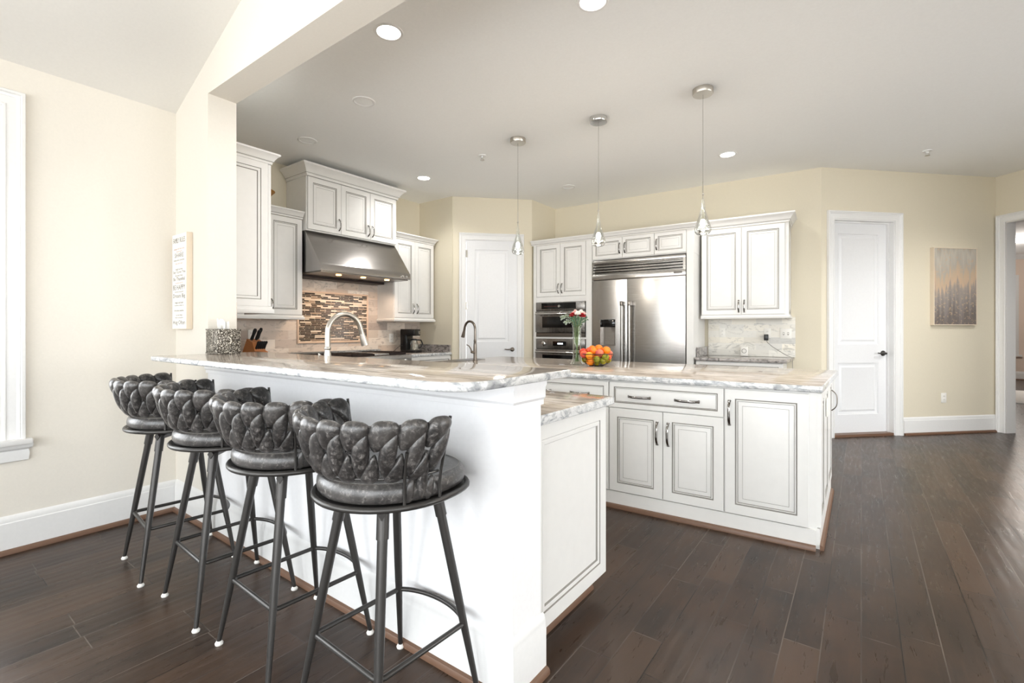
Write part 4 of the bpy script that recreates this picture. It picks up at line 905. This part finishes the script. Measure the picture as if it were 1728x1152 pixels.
# ------------------------------------------------------------------ ceiling fixtures
def downlight(label, x, y, on=True, R=.085, power=None, z=3.05):
    r = thing('recessed_light', label, 'ceiling light', (x, y, z), 0, 'recessed kitchen lights')
    mb = MB(); mb.lathe([(R*.80, -.001), (R*.86, -.006), (R, -.006), (R*1.06, 0), (R*.8, 0), (R*.8, -.001)], 'trim_white', n=32); mb.build('trim_ring', r)
    mb = MB(); mb.lathe([(0, -.003), (R*.8, -.003), (R*.8, -.0005), (0, -.0005)] if on else [(0, -.0015), (R*.6, -.0015), (R*.8, -.003), (R*.8, -.0005), (0, -.0005)], 'lamp_glow' if on else 'ceiling_white', n=28); mb.build('lens', r)
    if on: light('lamp', 'SPOT', (0, 0, -.03), power or DOWNLIGHT_W, .06, (0, 0, 0), (1, .98, .95), r, 150)
downlight('lit recessed light nearest the beam', -2.34, 1.906); downlight('lit recessed light at the top edge of the picture', -1.205, 2.40)
downlight('unlit recessed light above the raised bar', -3.212, 2.367, False); downlight('unlit recessed light nearest the tall wall cabinet', -4.315, 2.535, False)
downlight('lit recessed light in front of the hood cabinet', -4.25, 3.99); downlight('lit recessed light in front of the refrigerator wall', -1.125, 5.33, power=26)
downlight('unlit recessed light near the oven cabinet', -3.022, 5.331, False)
for i_, (x_, y_) in enumerate(((.4, 3.4), (1.7, 4.6), (1.75, 6.0))): downlight(['lit recessed light above the aisle right of the bar end', 'added unseen fill light near the windows of the right wall', 'added unseen fill light in front of the open doorway'][i_], x_, y_, power=95 if x_ > 1 else None)  # last two are unseen fill lights, added to brighten the angled door wall
def sprinkler(label, x, y):
    r = thing('fire_sprinkler', label, 'sprinkler', (x, y, 3.05), 0, 'ceiling sprinklers'); mb = MB(); mb.lathe([(0, 0), (.04, 0), (.038, -.008), (.012, -.012), (.012, -.03), (0, -.03)], 'trim_white', n=20); mb.build('escutcheon', r)
    mb = MB(); mb.lathe([(0, -.052), (.022, -.052), (.022, -.049), (0, -.049)], 'nickel', n=16); mb.box(-.014, -.011, -.003, .003, -.05, -.012, 'nickel'); mb.box(.011, .014, -.003, .003, -.05, -.012, 'nickel'); mb.build('deflector', r)
sprinkler('fire sprinkler on the ceiling left of the pendants', -3.204, 3.836); sprinkler('fire sprinkler on the ceiling above the angled door', .545, 6.426)
def pendant(label, x, y, dark=False):
    r = thing('pendant_light', label, 'pendant light', (x, y, 3.05), 0, 'glass pendants over the island')
    mb = MB(); m_ = 'chrome' if dark else 'nickel'
    mb.lathe([(0, 0), (.075, 0), (.075, -.038), (.072, -.042), (0, -.042)], m_, n=32); mb.build('canopy', r)
    mb = MB(); mb.tube([(0, 0, -.04), (0, 0, -.70)], .0016, 'slot_grey', 6); mb.build('cord', r)
    mb = MB(); mb.tube([(0, 0, -.70), (0, 0, -.835)], .0035, 'nickel', 8); mb.ball((0, 0, -.80), .009, 'nickel', 10, 8); mb.build('rod', r)
    mb = MB()
    O = [(.004, -.825), (.009, -.845), (.013, -.88), (.020, -.93), (.036, -.985), (.052, -1.03), (.060, -1.062), (.058, -1.085), (.044, -1.103), (.02, -1.111), (0, -1.112)]
    I_ = [(0, -1.088), (.025, -1.086), (.043, -1.076), (.048, -1.058), (.042, -1.03), (.028, -.99), (.013, -.935), (.006, -.89), (.002, -.86), (0, -.85)]
    mb.lathe(O+I_, 'clear_glass', n=32); mb.build('glass_drop', r)
    mb = MB()
    for k in range(22):
        a_ = k*2.4; z_ = -1.10+.05*((k*7) % 22)/22; q = .052 if z_ > -1.09 else .04; mb.ball((q*math.cos(a_), q*math.sin(a_), z_), .0045, 'clear_glass', 8, 6)
    mb.build('glass_bubbles', r)
    mb = MB(); mb.ball((0, 0, -1.02), (.019, .019, .032), 'bulb_glow', 14, 10); mb.build('bulb', r)
    light('lamp', 'POINT', (0, 0, -1.18), PENDANT_W, .04, (0, 0, 0), (1, .9, .76), r)
pendant('glass teardrop pendant at left, nearest the pantry door', -2.655, 3.71); pendant('middle glass teardrop pendant with a dark canopy', -1.83, 3.754, True); pendant('glass teardrop pendant at right over the island', -.971, 3.775)

# ------------------------------------------------------------------ bar stools
RINGZ = .72
def dshape(r, n=56, sq=2.9, fr=.94):
    pts = []
    for k in range(n):
        a_ = 2*PI*k/n; c_, s_ = math.cos(a_), math.sin(a_)
        p = 2.0 if s_ <= 0 else 2.0+(sq-2)*min(1, s_*1.6)
        q = (abs(c_)**p+abs(s_)**p)**(-1/p); pts.append((r*q*c_, r*q*s_*(fr if s_ > 0 else 1)))
    return pts
def make_stool():
    r = thing('bar_stool', 'x', 'bar stool', (0, 0, 0), 0, 'bar stools along the counter')
    for sx, sy in ((-1, -1), (1, -1), (-1, 1), (1, 1)):
        top = Vector((sx*.105, sy*.105, .69)); ft = Vector((sx*.202, sy*.202, .014)); d = ft-top
        mb = MB(); mb.tube([tuple(top), tuple(top+d*.5), tuple(ft)], [.0155, .0145, .0085], 'black_metal', 14); mb.tube([tuple(top), tuple(top+d*.115)], .0185, 'black_metal', 14); lg = mb.build('leg', r)
        mb = MB(); mb.lathe([(0, 0), (.014, 0), (.015, .006), (.009, .015), (0, .017)], 'white_plastic', (ft.x, ft.y, 0), 14); mb.build('foot_glide', lg)
    k = (.69-.25)/(.69-.014); q = .105+.097*k
    mb = MB(); P = [(-q, -q+.012), (-q, q)]; rail_ = [(-q, q, .25)]
    mb.tube([(-q, q, .25), (-q, -q+.02, .25), (-q+.006, -q+.006, .25), (-q+.02, -q, .25), (q-.02, -q, .25), (q-.006, -q+.006, .25), (q, -q+.02, .25), (q, q, .25)], .0085, 'black_metal', 10)
    mb.tube([(q*math.sin(t_)*1.0/math.sin(1.0), q-.0+.05*(math.cos(t_)-math.cos(1.0))/(1-math.cos(1.0)), .25) for t_ in [-1.0+2.0*i_/16 for i_ in range(17)]], .0085, 'black_metal', 10); mb.build('footrest', r)
    mb = MB(); mb.tube([(-.125, -.125, .688), (.125, .125, .688)], [(.012, .02)]*2, 'black_metal', 4, flat=(.7, -.7, 0)); mb.tube([(-.125, .125, .688), (.125, -.125, .688)], [(.012, .02)]*2, 'black_metal', 4, flat=(.7, .7, 0)); mb.box(-.07, .07, -.07, .07, .694, .717, 'black_metal', .003); mb.build('swivel_plate', r)
    mb = MB(); D0 = dshape(.230); mb.tube([(x_, y_, RINGZ) for x_, y_ in D0], .0095, 'black_metal', 10, closed=True)
    DI = dshape(.224); a_ = [mb.v((x_, y_, RINGZ+.004)) for x_, y_ in DI]; b_ = [mb.v((x_, y_, RINGZ-.004)) for x_, y_ in DI]; mb.f(a_, 'black_metal'); mb.f(b_[::-1], 'black_metal'); mb.build('seat_ring', r)
    # cushion
    mb = MB(); rows = []
    prof = [(.90, .0), (.965, .006), (.995, .02), (1.0, .038), (.99, .056), (.962, .070), (.925, .077), (.90, .0755), (.80, .081), (.5, .084), (.2, .085)]
    base = dshape(.223)
    for s_, z_ in prof: rows.append([mb.v((x_*s_, y_*s_, RINGZ+.006+z_*.78)) for x_, y_ in base])
    n_ = len(base)
    for A, B in zip(rows, rows[1:]):
        for j in range(n_): mb.f([A[j], A[(j+1) % n_], B[(j+1) % n_], B[j]], 'worn_leather')
    mb.f(rows[0][::-1], 'worn_leather'); mb.f(rows[-1], 'worn_leather'); st = mb.build('seat', r, sharp=80)
    mb = MB(); mb.tube([(x_*.922, y_*.922, RINGZ+.006+.0765*.78) for x_, y_ in base], .0011, 'stitch', 4, closed=True); mb.build('seam', st)
    # braided back
    Z0, HH = .797, .174
    def S(th, v, o=0):
        rad = .218+.055*max(0, min(1.1, v))**.85 + o
        if v < 0: rad = .218+.02*v+o
        return Vector((rad*math.cos(th), rad*math.sin(th), Z0+HH*v))
    A0, A1 = math.radians(-184), math.radians(1)
    RM = .262
    mb = MB()
    NP = 11; pitch = (A1-A0)/NP
    def pillow(u0, poly, T, off=0):
        P = [Vector(p) for p in poly]; n = len(P); out = []
        for i_ in range(n):
            p0, p1, p2, p3 = P[i_-1], P[i_], P[(i_+1) % n], P[(i_+2) % n]
            for t_ in (0, .34, .67): out.append(.5*((2*p1)+(p2-p0)*t_+(2*p0-5*p1+4*p2-p3)*t_**2+(3*p1-p0-3*p2+p3)*t_**3))
        c_ = sum(out, Vector((0, 0)))/len(out); m_ = len(out)
        SC = [1, .97, .88, .72, .5, .25]; rows = []
        for sg in (-1, 1):
            rr = []
            for sc_ in (SC if sg > 0 else SC[1:][::-1]):
                hh = sg*T*(1-sc_**2.4)**.55
                rr.append([mb.v(S(A0+(u0+c_.x+(p.x-c_.x)*sc_)*pitch, c_.y+(p.y-c_.y)*sc_, hh+off)) for p in out])
            rows += rr
        for A, B in zip(rows, rows[1:]):
            for j in range(m_): mb.f([A[j], A[(j+1) % m_], B[(j+1) % m_], B[j]], 'worn_leather')
        mb.f(rows[0][::-1], 'worn_leather'); mb.f(rows[-1], 'worn_leather')
    LOBE = [(.0, .88), (.10, .965), (.32, 1.03), (.70, 1.03), (.95, .985), (1.06, .90), (.97, .78), (.66, .65), (.36, .54), (.13, .52), (.02, .59), (-.04, .75)]
    LEAF = [(.98, .83), (1.0, .68), (.97, .48), (.86, .29), (.66, .12), (.48, .06), (.34, .13), (.27, .31), (.30, .48), (.42, .65), (.66, .79), (.86, .85)]
    TUCK = [(1.20, .46), (1.28, .25), (1.24, .05), (1.0, -.03), (.60, -.03), (.45, .05), (.62, .20), (.90, .36), (1.07, .46)]
    for k_ in range(NP):
        pillow(k_, LOBE, .024, .001); pillow(k_, LEAF, .021, .004)
        if k_ < NP-1: pillow(k_, TUCK, .018, 0)
    pillow(-1, [(p[0] if p[0] > 1.02 else 1.02+(p[0]-1.02)*.1, p[1]) for p in TUCK], .012, 0)
    LB = [(.62, .30), (.74, .16), (.78, -.10), (.68, -.30), (.50, -.38), (.32, -.30), (.26, -.08), (.38, .14)]
    LA = [(.15, -.02), (.32, .0), (.40, -.16), (.34, -.36), (.12, -.42), (-.08, -.36), (-.10, -.14)]
    for u_ in (NP-1.65, .55):
        pillow(u_+.25, LB, .015, .004); pillow(u_+.05, LA, .014, 0); pillow(u_+1.05, LA, .012, 0)
    mb.build('backrest', r, sharp=180)
    mb = MB(); N_ = 30
    for v_ in (.93, .66, .34, .04): mb.tube([tuple(S(A0+(A1-A0)*i_/N_, v_, 0)) for i_ in range(N_+1)], .0045, 'black_metal', 8)
    for th in (A0, A1, A0+1.7*pitch, A1-1.7*pitch):
        zb = RINGZ; pb = (.230*math.cos(th), .230*math.sin(th), zb)
        mb.tube([pb, tuple(S(th, -.2, .014)), tuple(S(th, .1, .010)), tuple(S(th, .5 if th not in (A0, A1) else 1.0, .014 if th not in (A0, A1) else 0))], .0048, 'black_metal', 8)
    mb.build('back_frame', r)
    return r
stool = make_stool()
SPOTS = [(-1.235, 1.012, -2, 'black braided leather bar stool nearest the camera, at the open end of the bar'), (-1.802, 1.010, -2, 'second black braided leather bar stool from the open end of the bar'),
         (-2.362, 1.006, -3, 'third black braided bar stool from the open end, second from the wall'), (-2.945, 1.000, -6, 'black braided leather bar stool farthest back, beside the cream wall')]
for i_, (x_, y_, a_, lb) in enumerate(SPOTS):
    s_ = stool if i_ == 0 else copy_tree(stool)
    s_.location = (x_, y_, 0); s_.rotation_euler[2] = math.radians(a_); s_['label'] = lb

# ------------------------------------------------------------------ hall beyond the doorway
r = thing('hall_window', 'white cased window on the far hall wall through the doorway', 'window', (1.88, 16.6, 0), 0)
mb = MB(); mb.box(0, 1.1, -.02, .0, .62, 2.45, 'hall_daylight'); mb.build('window_pane', r)
mb = MB()
for b_ in ((-.1, .0, .6, 2.55), (1.1, 1.2, .6, 2.55), (0, 1.1, 2.45, 2.55), (0, 1.1, 1.5, 1.54)): mb.box(b_[0], b_[1], -.035, 0, b_[2], b_[3], 'trim_white')
mb.build('window_casing', r)
mb = MB(); mb.box(-.15, 1.25, -.07, 0, .57, .61, 'trim_white'); mb.build('window_sill', r)
mb = MB(); mb.molding([(-.8, 16.6), (6.5, 16.6)], [(0, 2.93), (.02, 2.93), (.03, 2.96), (.08, 3.02), (.09, 3.049), (0, 3.049)], 'trim_white'); struct(mb, 'trim_2', 'white crown moulding in the hall', cat='crown moulding')
r = thing('flush_ceiling_light', 'glowing round ceiling light in the hall seen through the doorway', 'ceiling light', (2.60, 13.8, 3.05)); mb = MB(); mb.lathe([(0, -.06), (.12, -.055), (.16, -.03), (.17, -.001), (0, -.001)], 'lamp_glow', n=28); mb.build('shade', r)
light('lamp', 'POINT', (0, 0, -.3), 70, .15, (0, 0, 0), (1, .93, .86), r)
r = thing('hall_rug', 'white rug on the hall floor beyond the doorway', 'rug', (1.5, 11.3, 0)); mb = MB(); mb.box(0, 3.2, 0, 2.3, .0005, .012, 'rug_white', .003); mb.build('pile', r)

sc.cycles.max_bounces = 12; sc.cycles.diffuse_bounces = 6; sc.cycles.glossy_bounces = 4; sc.cycles.transmission_bounces = 8; sc.cycles.transparent_max_bounces = 8
sc.cycles.caustics_reflective = False; sc.cycles.caustics_refractive = False; sc.cycles.sample_clamp_indirect = 6.0
